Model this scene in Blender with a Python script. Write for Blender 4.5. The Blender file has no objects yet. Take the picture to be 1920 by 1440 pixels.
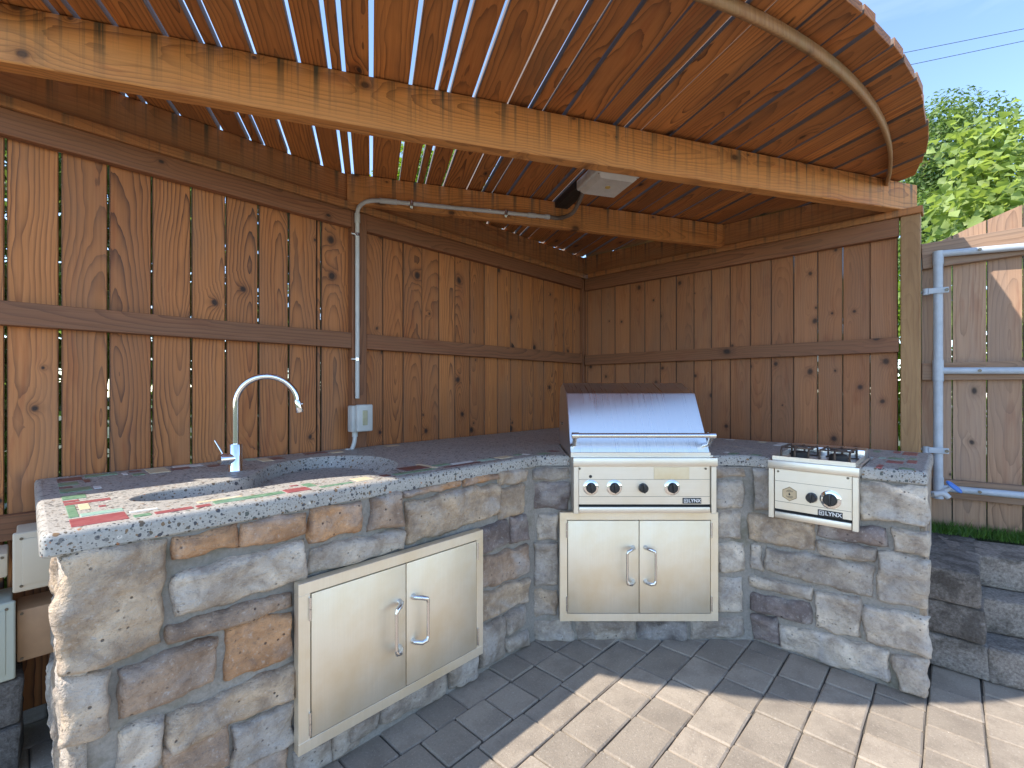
import bpy, bmesh, math, random
import numpy as np
from mathutils import Vector, Matrix, noise
from mathutils.geometry import delaunay_2d_cdt

random.seed(7)
rng = np.random.default_rng(7)
R = math.radians
C = bpy.context.scene.collection

# ------------------------------------------------------------------ camera, light
EYE = 1.257
cam_d = bpy.data.cameras.new('camera'); cam = bpy.data.objects.new('camera', cam_d); C.objects.link(cam)
cam.location = (0, 0, EYE); cam.rotation_euler = (R(90), 0, 0)
cam_d.sensor_width = 36; cam_d.lens = 36 * 868 / 1920; cam_d.shift_y = 8 / 1920
cam_d.clip_start = .05; cam_d.clip_end = 500
bpy.context.scene.camera = cam

SUN_TO = Vector((-.873, -.327, 1.0)).normalized()          # direction towards the sun
SUN_EL = math.asin(SUN_TO.z); SUN_AZ = math.atan2(SUN_TO.x, SUN_TO.y)
world = bpy.data.worlds.new('World'); bpy.context.scene.world = world; world.use_nodes = True
wn = world.node_tree; bg = wn.nodes['Background']
sky = wn.nodes.new('ShaderNodeTexSky'); sky.sky_type = 'NISHITA'; sky.sun_disc = False
sky.sun_elevation = SUN_EL; sky.sun_rotation = SUN_AZ; sky.air_density = 1.0; sky.altitude = 1500; sky.dust_density = .2; sky.ozone_density = 1.6
# thin high cloud over the whole sky
wtc = wn.nodes.new('ShaderNodeTexCoord'); wmp = wn.nodes.new('ShaderNodeMapping'); wmp.inputs['Scale'].default_value = (1.2, 1.2, 5)
wno = wn.nodes.new('ShaderNodeTexNoise'); wno.inputs['Scale'].default_value = 2.2; wno.inputs['Detail'].default_value = 6; wno.inputs['Distortion'].default_value = .6
wrp = wn.nodes.new('ShaderNodeMapRange'); wrp.inputs[1].default_value = .46; wrp.inputs[2].default_value = .8; wrp.inputs[4].default_value = .22
wmx = wn.nodes.new('ShaderNodeMix'); wmx.data_type = 'RGBA'
wn.links.new(wtc.outputs['Generated'], wmp.inputs[0]); wn.links.new(wmp.outputs[0], wno.inputs['Vector'])
wn.links.new(wno.outputs['Fac'], wrp.inputs[0]); wn.links.new(wrp.outputs[0], wmx.inputs[0])
wn.links.new(sky.outputs[0], wmx.inputs[6]); wmx.inputs[7].default_value = (4.6, 5.0, 5.8, 1)
wn.links.new(wmx.outputs[2], bg.inputs[0]); bg.inputs[1].default_value = .15
sun_d = bpy.data.lights.new('sun', 'SUN'); sun = bpy.data.objects.new('sun', sun_d); C.objects.link(sun)
sun_d.energy = 2.8; sun_d.angle = R(.53); sun_d.color = (1.0, .93, .83)
sun.rotation_euler = (-SUN_TO).to_track_quat('-Z', 'Y').to_euler(); sun.location = (-6, -4, 8)
vs = bpy.context.scene.view_settings
vs.view_transform = 'Standard'; vs.look = 'None'; vs.gamma = 1; vs.use_curve_mapping = False; vs.exposure = 1.6
bpy.context.scene.cycles.max_bounces = 10; bpy.context.scene.cycles.diffuse_bounces = 7

# ------------------------------------------------------------------ frames of the place
AX = Vector((.690, .7237, 0)).normalized()     # along the left fence, away from the camera
NX = Vector((-AX.y, AX.x, 0))                  # into the left fence
def frame(X, Y):
    m = Matrix.Identity(4)
    for i in range(3): m[i][0] = X[i]; m[i][1] = Y[i]
    return m
FA = frame(AX, NX)              # left wall: x along it, y into it
FG = Matrix.Identity(4)         # grill wall
FB = frame(-NX, AX)             # right wing / back fence: x to the right, y into it
gd = Vector((.8125, -.583, 0)).normalized()
FGT = frame(gd, Vector((-gd.y, gd.x, 0)))      # gate
SQ = Vector((.9567, .29099, 0)).normalized(); SS = Vector((-SQ.y, SQ.x, 0))
FS = frame(SQ, SS)              # roof: x across slats, y along them
def on(fr, x, y, d):
    """photo survey point (x, y) on the upright plane y=d of a frame -> (x, z) in that frame"""
    r = Vector(((x - 960) / 868, 1, (728 - y) / 868)); X = Vector([fr[i][0] for i in range(3)]); Y = Vector([fr[i][1] for i in range(3)])
    t = d / r.dot(Y); return t * r.dot(X), EYE + t * r.z
def lvl(fr, x, y, z):
    r = Vector(((x - 960) / 868, 1, (728 - y) / 868)); t = (z - EYE) / r.z; p = r * t
    X = Vector([fr[i][0] for i in range(3)]); Y = Vector([fr[i][1] for i in range(3)]); return p.dot(X), p.dot(Y)

# ------------------------------------------------------------------ object helpers
def tag(o, label=None, cat=None, group=None, kind=None):
    if label: o['label'] = label
    if cat: o['category'] = cat
    if group: o['group'] = group
    if kind: o['kind'] = kind
    return o
WM = {}
def thing(name, label, cat, loc=(0, 0, 0), group=None, kind=None):
    o = bpy.data.objects.new(name, None); C.objects.link(o); o.location = loc; o.empty_display_size = .1
    WM[o] = Matrix.Translation(Vector(loc)); return tag(o, label, cat, group, kind)
def link(name, me, mat=None, parent=None, M=None, color=None):
    o = bpy.data.objects.new(name, me); C.objects.link(o); M = M or Matrix.Identity(4)
    if mat and not me.materials: me.materials.append(mat)
    if parent: o.parent = parent; o.matrix_basis = WM[parent].inverted() @ M
    else: o.matrix_basis = M
    WM[o] = M
    if color: o.color = (*color, 1)
    return o
def mesh(name, v, f, smooth=False):
    me = bpy.data.meshes.new(name); me.from_pydata([tuple(p) for p in v], [], f); me.update()
    if smooth: me.polygons.foreach_set('use_smooth', [True] * len(me.polygons))
    return me
def bm2me(bm, name, smooth=False):
    bmesh.ops.recalc_face_normals(bm, faces=bm.faces)
    me = bpy.data.meshes.new(name); bm.to_mesh(me); bm.free()
    if smooth:
        me.polygons.foreach_set('use_smooth', [True] * len(me.polygons)); me.set_sharp_from_angle(angle=R(38))
    return me
def add_box(bm, x0, x1, y0, y1, z0, z1, bev=0, seg=1):
    r = bmesh.ops.create_cube(bm, size=1); vv = r['verts']
    for v in vv: v.co = Vector(((x0 + x1) / 2 + v.co.x * (x1 - x0), (y0 + y1) / 2 + v.co.y * (y1 - y0), (z0 + z1) / 2 + v.co.z * (z1 - z0)))
    if bev > 0:
        ee = list({e for v in vv for e in v.link_edges}); bmesh.ops.bevel(bm, geom=ee, offset=bev, segments=seg, affect='EDGES', profile=.5)
def box(name, b, mat, parent=None, M=None, bev=0, seg=1, color=None, origin=True):
    """box b=(x0,x1,y0,y1,z0,z1) in frame M, its object origin put at the box centre"""
    c = Vector(((b[0] + b[1]) / 2, (b[2] + b[3]) / 2, (b[4] + b[5]) / 2)); hx, hy, hz = [abs(b[i * 2 + 1] - b[i * 2]) / 2 for i in range(3)]
    bm = bmesh.new(); add_box(bm, -hx, hx, -hy, hy, -hz, hz, bev, seg)
    return link(name, bm2me(bm, name, seg > 1), mat, parent, (M or Matrix.Identity(4)) @ Matrix.Translation(c), color)
def tube_v(pts, rad, n=12, cap=True):
    """vertices and faces of a round tube through pts (rad number or list)"""
    pts = [Vector(p) for p in pts]; V = []; Fc = []; rr = rad if isinstance(rad, (list, tuple)) else [rad] * len(pts)
    up = None
    for i, p in enumerate(pts):
        t = (pts[min(i + 1, len(pts) - 1)] - pts[max(i - 1, 0)]).normalized()
        if up is None: up = Vector((0, 0, 1)) if abs(t.z) < .9 else Vector((1, 0, 0))
        a = (up - t * up.dot(t)).normalized(); b = t.cross(a); up = a
        for k in range(n):
            q = 2 * math.pi * k / n; V.append(p + (a * math.cos(q) + b * math.sin(q)) * rr[i])
    for i in range(len(pts) - 1):
        for k in range(n):
            k2 = (k + 1) % n; Fc.append((i * n + k, i * n + k2, (i + 1) * n + k2, (i + 1) * n + k))
    if cap: Fc.append(tuple(range(n))[::-1]); Fc.append(tuple((len(pts) - 1) * n + k for k in range(n)))
    return V, Fc
def tubes(name, lst, mat, parent=None, M=None, n=12, color=None):
    bm = bmesh.new()
    for pts, rad in lst:
        V, Fc = tube_v(pts, rad, n); vv = [bm.verts.new(p) for p in V]
        for f in Fc: bm.faces.new([vv[i] for i in f])
    return link(name, bm2me(bm, name, True), mat, parent, M, color)
def arc_pts(c, r, a0, a1, ux, uy, n=10):
    return [Vector(c) + Vector(ux) * (r * math.cos(a0 + (a1 - a0) * i / n)) + Vector(uy) * (r * math.sin(a0 + (a1 - a0) * i / n)) for i in range(n + 1)]
def prism(name, prof, x0, x1, mat, parent, M, smooth=False, bev=0):
    """profile [(y,z)...] extruded along x"""
    n = len(prof); v = [(x0, y, z) for y, z in prof] + [(x1, y, z) for y, z in prof]
    f = [tuple(range(n))[::-1], tuple(range(n, 2 * n))] + [(i, (i + 1) % n, n + (i + 1) % n, n + i) for i in range(n)]
    bm = bmesh.new(); vv = [bm.verts.new(p) for p in v]; [bm.faces.new([vv[i] for i in q]) for q in f]
    if bev: bmesh.ops.bevel(bm, geom=list(bm.edges), offset=bev, segments=2, affect='EDGES')
    return link(name, bm2me(bm, name, smooth or bev > 0), mat, parent, M)

# ------------------------------------------------------------------ materials
class G:
    """tiny node-graph writer"""
    def __init__(s, name):
        s.m = bpy.data.materials.new(name); s.m.use_nodes = True; s.t = s.m.node_tree; s.b = s.t.nodes['Principled BSDF']
    def n(s, ty, ins=None, **kw):
        nd = s.t.nodes.new('ShaderNode' + ty)
        for k, v in kw.items(): setattr(nd, k, v)
        for k, v in (ins or {}).items():
            if isinstance(v, bpy.types.NodeSocket): s.t.links.new(v, nd.inputs[k])
            else: nd.inputs[k].default_value = v
        return nd
    def math(s, op, a, b=0.0, c=None, clamp=False):
        ins = {0: a, 1: b}
        if c is not None: ins[2] = c
        nd = s.n('Math', ins, operation=op); nd.use_clamp = clamp; return nd.outputs[0]
    def mix(s, f, a, b, mode='MIX'):
        nd = s.n('Mix', {0: f, 6: a, 7: b}, data_type='RGBA', blend_type=mode); return nd.outputs[2]
    def noise(s, vec, scale, detail=3, rough=.5, dist=0, out='Fac'):
        return s.n('TexNoise', {'Vector': vec, 'Scale': scale, 'Detail': detail, 'Roughness': rough, 'Distortion': dist}).outputs[out]
    def rng(s, v, a, b, c=0.0, d=1.0): return s.n('MapRange', {0: v, 1: a, 2: b, 3: c, 4: d}).outputs[0]
    def scl(s, vec, x, y, z): return s.n('Mapping', {0: vec, 3: (x, y, z)}).outputs[0]
    def set(s, **kw):
        for k, v in kw.items():
            k = k.replace('_', ' ')
            if isinstance(v, bpy.types.NodeSocket): s.t.links.new(v, s.b.inputs[k])
            else: s.b.inputs[k].default_value = v
        return s.m
    def bump(s, h, strength=.4, dist=.01, normal=None):
        ins = {'Strength': strength, 'Distance': dist, 'Height': h}
        if normal: ins['Normal'] = normal
        o = s.n('Bump', ins).outputs[0]; s.t.links.new(o, s.b.inputs['Normal']); return o
def col(r, g, b): return (r, g, b, 1)

def wood(name, light, dark, grey=(.20, .15, .11), greyamt=.35, freq=60, ring=.75, knots=1.0, drip=0, rough=.62, knotscale=(5.5, 4.2), kprob=.2, edge=None, cath=1.0, var=.30, topedge=False):
    g = G(name); P = g.n('TexCoord').outputs['Object']; info = g.n('ObjectInfo'); r = info.outputs['Random']
    r2 = g.math('FRACT', g.math('MULTIPLY', r, 17.31)); r3 = g.math('FRACT', g.math('MULTIPLY', r, 91.7)); r4 = g.math('FRACT', g.math('MULTIPLY', r, 241.3))
    off = g.n('CombineXYZ', {0: g.math('MULTIPLY', r2, 31.0), 1: g.math('MULTIPLY', r3, 17.0), 2: g.math('MULTIPLY', r, 53.0)}).outputs[0]
    Pv = g.n('VectorMath', {0: P, 1: off}, operation='ADD').outputs[0]
    sp = g.n('SeparateXYZ', {0: P}); x, y, z = sp.outputs
    wob = g.math('MULTIPLY_ADD', g.noise(g.scl(Pv, 0.5, .5, 1.3), 1.0, 2), .10 * min(1, cath + .2), -.05 * min(1, cath + .2))
    xx = g.math('ADD', g.math('ADD', x, g.math('MULTIPLY_ADD', r2, .10, -.05)), wob)
    slope = g.math('MULTIPLY_ADD', r4, .15 * cath, .03 * cath)
    zz = g.math('ADD', z, g.math('MULTIPLY_ADD', r3, 1.6, -.8))
    yy = g.math('ADD', g.math('ADD', g.math('MULTIPLY', zz, slope), y), g.math('MULTIPLY_ADD', g.noise(g.scl(Pv, 2, 2, 1.7), 1.0, 3), .09, -.045))
    d = g.math('SQRT', g.math('ADD', g.math('MULTIPLY', xx, xx), g.math('MULTIPLY', yy, yy)))
    d = g.math('ADD', d, g.math('MULTIPLY', g.noise(g.scl(Pv, 14, 14, 2.4), 1.0, 3, .6), .022))
    kv = g.n('CombineXYZ', {0: g.math('MULTIPLY_ADD', x, knotscale[0], g.math('MULTIPLY', r2, 30.0)), 1: g.math('MULTIPLY_ADD', z, knotscale[1], g.math('MULTIPLY', r, 57.0)), 2: 0.0}).outputs[0]
    kv = g.n('VectorMath', {0: kv, 1: g.n('VectorMath', {0: g.noise(Pv, 9, 2, out='Color'), 1: (.12, .12, 0)}, operation='MULTIPLY').outputs[0]}, operation='ADD').outputs[0]
    kn = g.n('TexVoronoi', {'Vector': kv, 'Scale': 1.0, 'Randomness': 1.0}, voronoi_dimensions='2D', feature='F1')
    kg = g.math('GREATER_THAN', g.n('SeparateColor', {0: kn.outputs['Color']}).outputs[0], 1 - kprob); kd = g.math('ADD', g.math('DIVIDE', kn.outputs['Distance'], g.math('MULTIPLY_ADD', g.n('SeparateColor', {0: kn.outputs['Color']}).outputs[1], 1.1, .35)), g.math('MULTIPLY_ADD', kg, -1.0, 1.0))
    pull = g.math('POWER', 2.718, g.math('MULTIPLY', kd, -7.0))
    d = g.math('ADD', d, g.math('MULTIPLY', pull, .055 * knots))
    t = g.math('FRACT', g.math('MULTIPLY', d, freq))
    late = g.math('POWER', t, 3.2)
    late = g.math('MULTIPLY', g.math('MULTIPLY', late, g.rng(t, .97, 1.0, 1.0, .0)), g.rng(g.noise(g.scl(Pv, 9, 9, 1.1), 1.0, 3, .6), .30, .66, .30, 1.25))
    fine = g.noise(g.scl(Pv, 170, 170, 3.5), 1.0, 3, .6)
    blot = g.noise(g.scl(Pv, 6, 6, 1.2), 1.0, 4, .6)
    sat = g.noise(g.scl(Pv, 16, 16, 2.2), 1.0, 3, .6, 1.0)
    c = g.mix(g.rng(fine, .3, .75, 0, .55), col(*light), col(*[a * .62 for a in light]))
    c = g.mix(g.math('MULTIPLY', g.rng(sat, .56, .70), .45), c, col(light[0] * .62, light[1] * .40, light[2] * .32))
    c = g.mix(g.math('MULTIPLY', late, ring), c, col(*dark))
    c = g.mix(g.math('MULTIPLY', g.rng(blot, .42, .72), greyamt), c, col(*grey))
    c = g.mix(g.math('MULTIPLY', r4, var), c, g.mix(1.0, c, col(.55, .46, .40), 'MULTIPLY'))
    kc = g.rng(kd, .045, .10, 1.0, 0.0)
    c = g.mix(g.math('MULTIPLY', g.rng(kd, .08, .24, 1, 0), .4), c, col(*dark))
    c = g.mix(g.math('MULTIPLY', kc, .92 * knots if knots < 1 else .92), c, col(.018, .010, .008))
    if drip:
        s = g.noise(g.scl(P, .6, .6, 26), 1.0, 4, .65)
        hgt = g.rng(g.math('ADD', x, g.math('MULTIPLY', g.noise(g.scl(P, .1, .1, 9), 1.0, 2), .10)), -.05, .13, 0, 1)
        c = g.mix(g.math('MULTIPLY', g.math('MULTIPLY', g.rng(s, .50, .62), hgt), drip), c, col(.085, .075, .045))
    if edge:  # recolours board sides; on the fences the dark tone paints in gap shade
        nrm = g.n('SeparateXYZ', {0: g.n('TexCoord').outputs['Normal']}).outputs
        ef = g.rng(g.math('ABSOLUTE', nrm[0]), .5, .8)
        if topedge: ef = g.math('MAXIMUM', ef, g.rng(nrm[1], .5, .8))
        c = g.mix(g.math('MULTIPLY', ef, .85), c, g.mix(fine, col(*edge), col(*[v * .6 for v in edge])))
    hh = g.math('ADD', g.math('MULTIPLY', late, -.5), g.math('MULTIPLY', fine, .5)); g.bump(hh, .45, .002)
    return g.set(Base_Color=c, Roughness=g.rng(fine, .2, .8, rough - .08, rough + .12))

W_FENCE = wood('cedar_fence', (.56, .215, .064), (.085, .028, .012), ring=.95, var=.5, freq=72, cath=.6, knotscale=(5.5, 4.5), kprob=.30, edge=(.045, .028, .018))  # dark edge tone, here and on the back fence, paints shade between boards
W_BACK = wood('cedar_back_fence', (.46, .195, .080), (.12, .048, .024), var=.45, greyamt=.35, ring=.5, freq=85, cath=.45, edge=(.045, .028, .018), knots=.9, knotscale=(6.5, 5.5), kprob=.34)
W_RAIL = wood('cedar_rail', (.30, .125, .055), (.075, .028, .015), (.15, .09, .055), ring=.7, cath=.5)
W_BEAM = wood('cedar_beam', (.74, .315, .088), (.19, .066, .020), (.34, .22, .11), .25, freq=80, cath=.5, ring=.7, drip=1.0, knots=.8, knotscale=(6, 4.0), kprob=.5)
W_LEDG = wood('cedar_ledger', (.56, .235, .076), (.15, .052, .020), (.24, .18, .09), .40, freq=80, cath=.5, ring=.6, drip=1.0, knotscale=(5, 3.6), kprob=.25)
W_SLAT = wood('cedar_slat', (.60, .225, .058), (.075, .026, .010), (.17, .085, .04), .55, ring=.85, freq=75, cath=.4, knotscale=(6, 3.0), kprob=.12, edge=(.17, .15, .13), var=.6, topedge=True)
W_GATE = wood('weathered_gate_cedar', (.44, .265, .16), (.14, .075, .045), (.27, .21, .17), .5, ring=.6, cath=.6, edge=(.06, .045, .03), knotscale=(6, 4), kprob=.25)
W_GATER = wood('weathered_gate_rail', (.34, .21, .13), (.12, .065, .04), (.20, .16, .13), .5, ring=.6, cath=.5)
W_POST = wood('treated_post', (.46, .27, .12), (.17, .09, .04), (.24, .12, .05), .75, ring=.5, knotscale=(5, 4))
W_LATH = wood('weathered_lath', (.44, .235, .10), (.17, .08, .04), (.22, .19, .09), .5, ring=.4, knots=.3)

def stone_mat():
    g = G('fieldstone'); P = g.n('TexCoord').outputs['Object']; inf = g.n('ObjectInfo'); r = inf.outputs['Random']
    Pv = g.n('VectorMath', {0: P, 1: g.n('CombineXYZ', {0: g.math('MULTIPLY', r, 41.0), 1: 0.0, 2: g.math('MULTIPLY', r, 77.0)}).outputs[0]}, operation='ADD').outputs[0]
    c0 = inf.outputs['Color']
    a = g.noise(Pv, 9, 6, .62, .6); b = g.noise(g.scl(Pv, 1, 1, 1.6), 22, 5, .65, .3); f = g.noise(Pv, 190, 3, .7); e = g.noise(Pv, 5, 3, .5, 1.2)
    c = g.mix(g.rng(a, .38, .66), g.mix(1.0, c0, col(.50, .48, .48), 'MULTIPLY'), c0)
    c = g.mix(g.math('MULTIPLY', g.rng(e, .50, .66), .55), c, col(.46, .43, .40))
    c = g.mix(g.math('MULTIPLY', g.rng(b, .55, .75), .5), c, col(.17, .135, .12))
    c = g.mix(g.math('MULTIPLY', g.rng(f, .60, .75), .5), c, col(.07, .065, .065))
    c = g.mix(g.math('MULTIPLY', g.rng(f, .38, .28), .4), c, col(.60, .58, .55))
    pits = g.n('TexVoronoi', {'Vector': Pv, 'Scale': 42.0}).outputs['Distance']
    pit = g.math('MULTIPLY', g.rng(pits, .10, .17, 1, 0), g.rng(a, .5, .6))
    c = g.mix(g.math('MULTIPLY', pit, .75), c, col(.04, .035, .035))
    rd = g.n('TexNoise', {'Vector': g.scl(Pv, 1, 1, 1.5), 'Scale': 11.0, 'Detail': 7.0, 'Roughness': .62, 'Distortion': 1.0}, noise_type='RIDGED_MULTIFRACTAL').outputs['Fac']
    f2 = g.noise(Pv, 75, 4, .7)
    c = g.mix(g.math('MULTIPLY', g.rng(f2, .55, .72), .45), c, col(.13, .11, .10)); c = g.mix(g.math('MULTIPLY', g.rng(f2, .42, .30), .35), c, col(.62, .60, .57))
    h = g.math('ADD', g.math('ADD', g.math('MULTIPLY', b, .8), g.math('MULTIPLY', rd, .10)), g.math('ADD', g.math('MULTIPLY', f, .14), g.math('MULTIPLY', f2, .3))); h = g.math('SUBTRACT', h, g.math('MULTIPLY', pit, .35))
    g.bump(h, 1.0, .016); return g.set(Base_Color=c, Roughness=.88)
STONE = stone_mat()
def grain(name, c1, c2, scale=60, bump=.4, rough=.9, spots=None, big=3.0, dist=.004):
    g = G(name); P = g.n('TexCoord').outputs['Object']; a = g.noise(P, scale, 5, .7); b = g.noise(P, big, 4, .6)
    c = g.mix(g.rng(a, .3, .7), col(*c1), col(*c2)); c = g.mix(g.math('MULTIPLY', g.rng(b, .35, .7), .5), c, col(*[v * .6 for v in c1]))
    if spots: c = g.mix(g.math('MULTIPLY', g.rng(g.noise(P, 7, 4, .6), .55, .68), .7), c, col(*spots))
    g.bump(a, bump, dist); return g.set(Base_Color=c, Roughness=rough)
MORTAR = grain('mortar', (.25, .23, .20), (.38, .35, .31), 90, 1.0, .95, (.15, .135, .085))
SAND = grain('joint_sand', (.07, .062, .052), (.13, .115, .095), 200)
SOIL = grain('lawn_soil', (.05, .06, .025), (.09, .10, .04), 20)

def terrazzo():
    g = G('ground_concrete_terrazzo'); P = g.n('TexCoord').outputs['Object']
    base = g.mix(g.rng(g.noise(P, 160, 3, .7), .3, .7), col(.31, .295, .265), col(.46, .435, .39))
    base = g.mix(g.math('MULTIPLY', g.rng(g.noise(P, 4, 4, .6), .4, .7), .4), base, col(.28, .265, .25))
    Pw = g.n('VectorMath', {0: P, 1: g.n('VectorMath', {0: g.noise(P, 60, 2, out='Color'), 1: (.010, .010, .010)}, operation='MULTIPLY').outputs[0]}, operation='ADD').outputs[0]
    h = None; c = base
    for sc, th, am in ((70.0, .46, 1.0), (140.0, .42, .9)):
        v = g.n('TexVoronoi', {'Vector': Pw, 'Scale': sc}); vc = g.n('SeparateColor', {0: v.outputs['Color']})
        size = g.math('MULTIPLY', vc.outputs[0], th)
        m = g.rng(g.math('SUBTRACT', v.outputs['Distance'], size), -.02, .03, 1, 0)
        pc = g.n('ValToRGB', {0: vc.outputs[1]}); cr = pc.color_ramp; cr.interpolation = 'CONSTANT'
        cr.elements[0].color = col(.055, .055, .065); cr.elements[1].position = .35; cr.elements[1].color = col(.11, .085, .06)
        for p, k in ((.55, (.08, .09, .08)), (.70, (.20, .12, .06)), (.82, (.16, .15, .14)), (.93, (.60, .56, .50)), (.97, (.38, .16, .07))):
            el = cr.elements.new(p); el.color = col(*k)
        c = g.mix(g.math('MULTIPLY', m, am), c, pc.outputs[0])
    g.bump(g.noise(P, 220, 3, .7), .25, .002); return g.set(Base_Color=c, Roughness=g.rng(g.noise(P, 30, 3), .3, .7, .38, .6), Specular_IOR_Level=.5)
TERR = terrazzo()
def glass_tile(name, c1, c2):
    g = G(name); P = g.n('TexCoord').outputs['Object']; inf = g.n('ObjectInfo')
    w = g.noise(g.scl(P, 1, 3, 1), 14, 4, .6, 2.5)
    return g.set(Base_Color=g.mix(g.rng(w, .35, .65), col(*c1), col(*c2)), Roughness=.32, Specular_IOR_Level=.5)
TILE = {'r': glass_tile('red_glass_tile', (.25, .055, .065), (.36, .12, .12)), 'g': glass_tile('green_glass_tile', (.055, .16, .08), (.24, .38, .26)),
        'a': glass_tile('aqua_glass_tile', (.24, .42, .33), (.36, .50, .42)), 'w': glass_tile('white_glass_tile', (.62, .62, .58), (.72, .71, .66)),
        'c': glass_tile('cream_glass_tile', (.62, .48, .27), (.70, .62, .45)), 'p': glass_tile('plum_glass_tile', (.11, .045, .05), (.17, .07, .07))}

def steel(name, base=(.74, .71, .66), rough=.3, brushed=(3, 3, 260), bump=.05, stain=0.0, aniso=.0, metal=1.0):
    g = G(name); P = g.n('TexCoord').outputs['Object']; a = g.noise(g.scl(P, *brushed), 1.0, 3, .6); b = g.noise(P, 5, 5, .6)
    c = g.mix(g.rng(a, .3, .7), col(*[v * .94 for v in base]), col(*base))
    if stain: c = g.mix(g.math('MULTIPLY', g.rng(b, .42, .7), stain), c, col(base[0] * .86, base[1] * .76, base[2] * .58))
    g.bump(a, bump, .001); return g.set(Base_Color=c, Metallic=metal, Roughness=g.rng(a, .3, .7, rough - .04, rough + .05), Anisotropic=aniso)
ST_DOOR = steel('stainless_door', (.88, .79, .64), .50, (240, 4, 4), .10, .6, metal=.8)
ST_HOOD = steel('stainless_hood', (.76, .755, .75), .30, (160, 3, 3), .03, .0)
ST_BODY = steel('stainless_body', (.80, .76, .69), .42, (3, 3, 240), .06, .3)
CHROME = G('polished_chrome').set(Base_Color=col(.85, .86, .88), Metallic=1.0, Roughness=.06)
ST_HAND = G('satin_steel').set(Base_Color=col(.72, .72, .73), Metallic=1.0, Roughness=.2)
def plain(name, c, rough=.5, metal=0.0, var=.25, scale=18, **kw):
    g = G(name); P = g.n('TexCoord').outputs['Object']; a = g.noise(P, scale, 5, .65)
    cc = g.mix(g.rng(a, .35, .7), col(*c), col(*[v * (1 - var) for v in c])); return g.set(Base_Color=cc, Roughness=rough, Metallic=metal, **kw)
BLACK = plain('black_plastic', (.022, .024, .028), .35); DARK = plain('dark_recess', (.012, .012, .012), .8)
CAST = plain('seasoned_cast_iron', (.035, .030, .027), .6); GALV = plain('galvanised_paint', (.44, .49, .55), .42, 0.0, .18)
PVC = plain('grey_pvc', (.56, .57, .55), .45, 0, .15); PVCD = plain('stained_grey_conduit', (.20, .16, .13), .6, 0, .3)
BEIGE = plain('beige_plastic', (.62, .53, .40), .45, 0, .1, 3); BEIGE_ORANGE = plain('orange_brown_plastic', (.60, .36, .20), .5, 0, .35, 3)  # second plastic is orange-brown with random darker mottling
GREENGREY = plain('pale_green_grey_paint', (.50, .54, .46), .5, 0, .08, 3); WHITEP = plain('white_paint', (.66, .66, .62), .5)
BLUE = plain('blue_enamel', (.06, .20, .62), .35); LENS = plain('frosted_lens', (.66, .63, .57), .28, 0, .15, 20, Specular_IOR_Level=.6)
AMBER = plain('amber_led', (.70, .48, .14), .4); BRASS = plain('tan_plate', (.62, .47, .28), .45, 0, .15)
INK = plain('black_print', (.02, .02, .02), .6, 0, 0); WINK = plain('silver_letter', (.75, .75, .74), .35, 0, 0)
SCREW = plain('aged_screw', (.18, .16, .13), .45, 1.0); DARKW = wood('near_black_board', (.035, .026, .020), (.012, .009, .007), (.02, .015, .012), .5)
def paver_mat():
    g = G('concrete_paver'); P = g.n('TexCoord').outputs['Object']; inf = g.n('ObjectInfo'); r = inf.outputs['Random']
    Pv = g.n('VectorMath', {0: P, 1: g.n('CombineXYZ', {0: g.math('MULTIPLY', r, 41.0), 1: g.math('MULTIPLY', r, 77.0), 2: 0.0}).outputs[0]}, operation='ADD').outputs[0]
    f = g.noise(Pv, 110, 5, .85); a = g.noise(Pv, 7, 6, .65)
    c = g.mix(r, col(.28, .235, .185), col(.39, .325, .255))
    c = g.mix(g.math('MULTIPLY', g.rng(a, .45, .65), .6), c, col(.20, .165, .13))
    c = g.mix(g.math('MULTIPLY', g.rng(f, .56, .70), .75), c, col(.13, .11, .095)); c = g.mix(g.math('MULTIPLY', g.rng(f, .42, .32), .6), c, col(.66, .60, .52))
    g.bump(f, .8, .005); return g.set(Base_Color=c, Roughness=.9)
PAVER = paver_mat()
def block_mat():
    g = G('mossy_concrete_block'); P = g.n('TexCoord').outputs['Object']; inf = g.n('ObjectInfo'); r = inf.outputs['Random']
    Pv = g.n('VectorMath', {0: P, 1: g.n('CombineXYZ', {0: g.math('MULTIPLY', r, 41.0), 1: g.math('MULTIPLY', r, 77.0), 2: 0.0}).outputs[0]}, operation='ADD').outputs[0]
    f = g.noise(Pv, 85, 5, .75); a = g.noise(Pv, 7, 5, .65, .6)
    c = g.mix(g.rng(f, .35, .68), g.mix(1.0, inf.outputs['Color'], col(.4, .38, .36), 'MULTIPLY'), inf.outputs['Color'])
    c = g.mix(g.math('MULTIPLY', g.rng(a, .48, .62), .6), c, col(.035, .028, .022))
    c = g.mix(g.math('MULTIPLY', g.rng(f, .64, .72), .5), c, col(.42, .41, .40))
    g.bump(f, .9, .012); return g.set(Base_Color=c, Roughness=.92)
BLOCK = block_mat()
def leaf_mat(name, c1, c2, tr):
    g = G(name); at = g.n('Attribute', attribute_name='shade'); c = g.mix(at.outputs['Fac'], col(*c1), col(*c2))
    out = g.t.nodes['Material Output']; g.set(Base_Color=c, Roughness=.5, Specular_IOR_Level=.4)
    t = g.n('BsdfTranslucent', {'Color': g.mix(1.0, c, col(*tr), 'MULTIPLY')}); m = g.n('MixShader', {0: .42, 1: g.b.outputs[0], 2: t.outputs[0]})
    g.t.links.new(m.outputs[0], out.inputs[0]); return g.m
LEAF_BIG = leaf_mat('broad_leaf', (.14, .20, .045), (.34, .42, .14), (1.7, 1.7, .9)); LEAF_FINE = leaf_mat('fine_leaf', (.07, .13, .035), (.19, .27, .09), (1.5, 1.5, .8))
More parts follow.
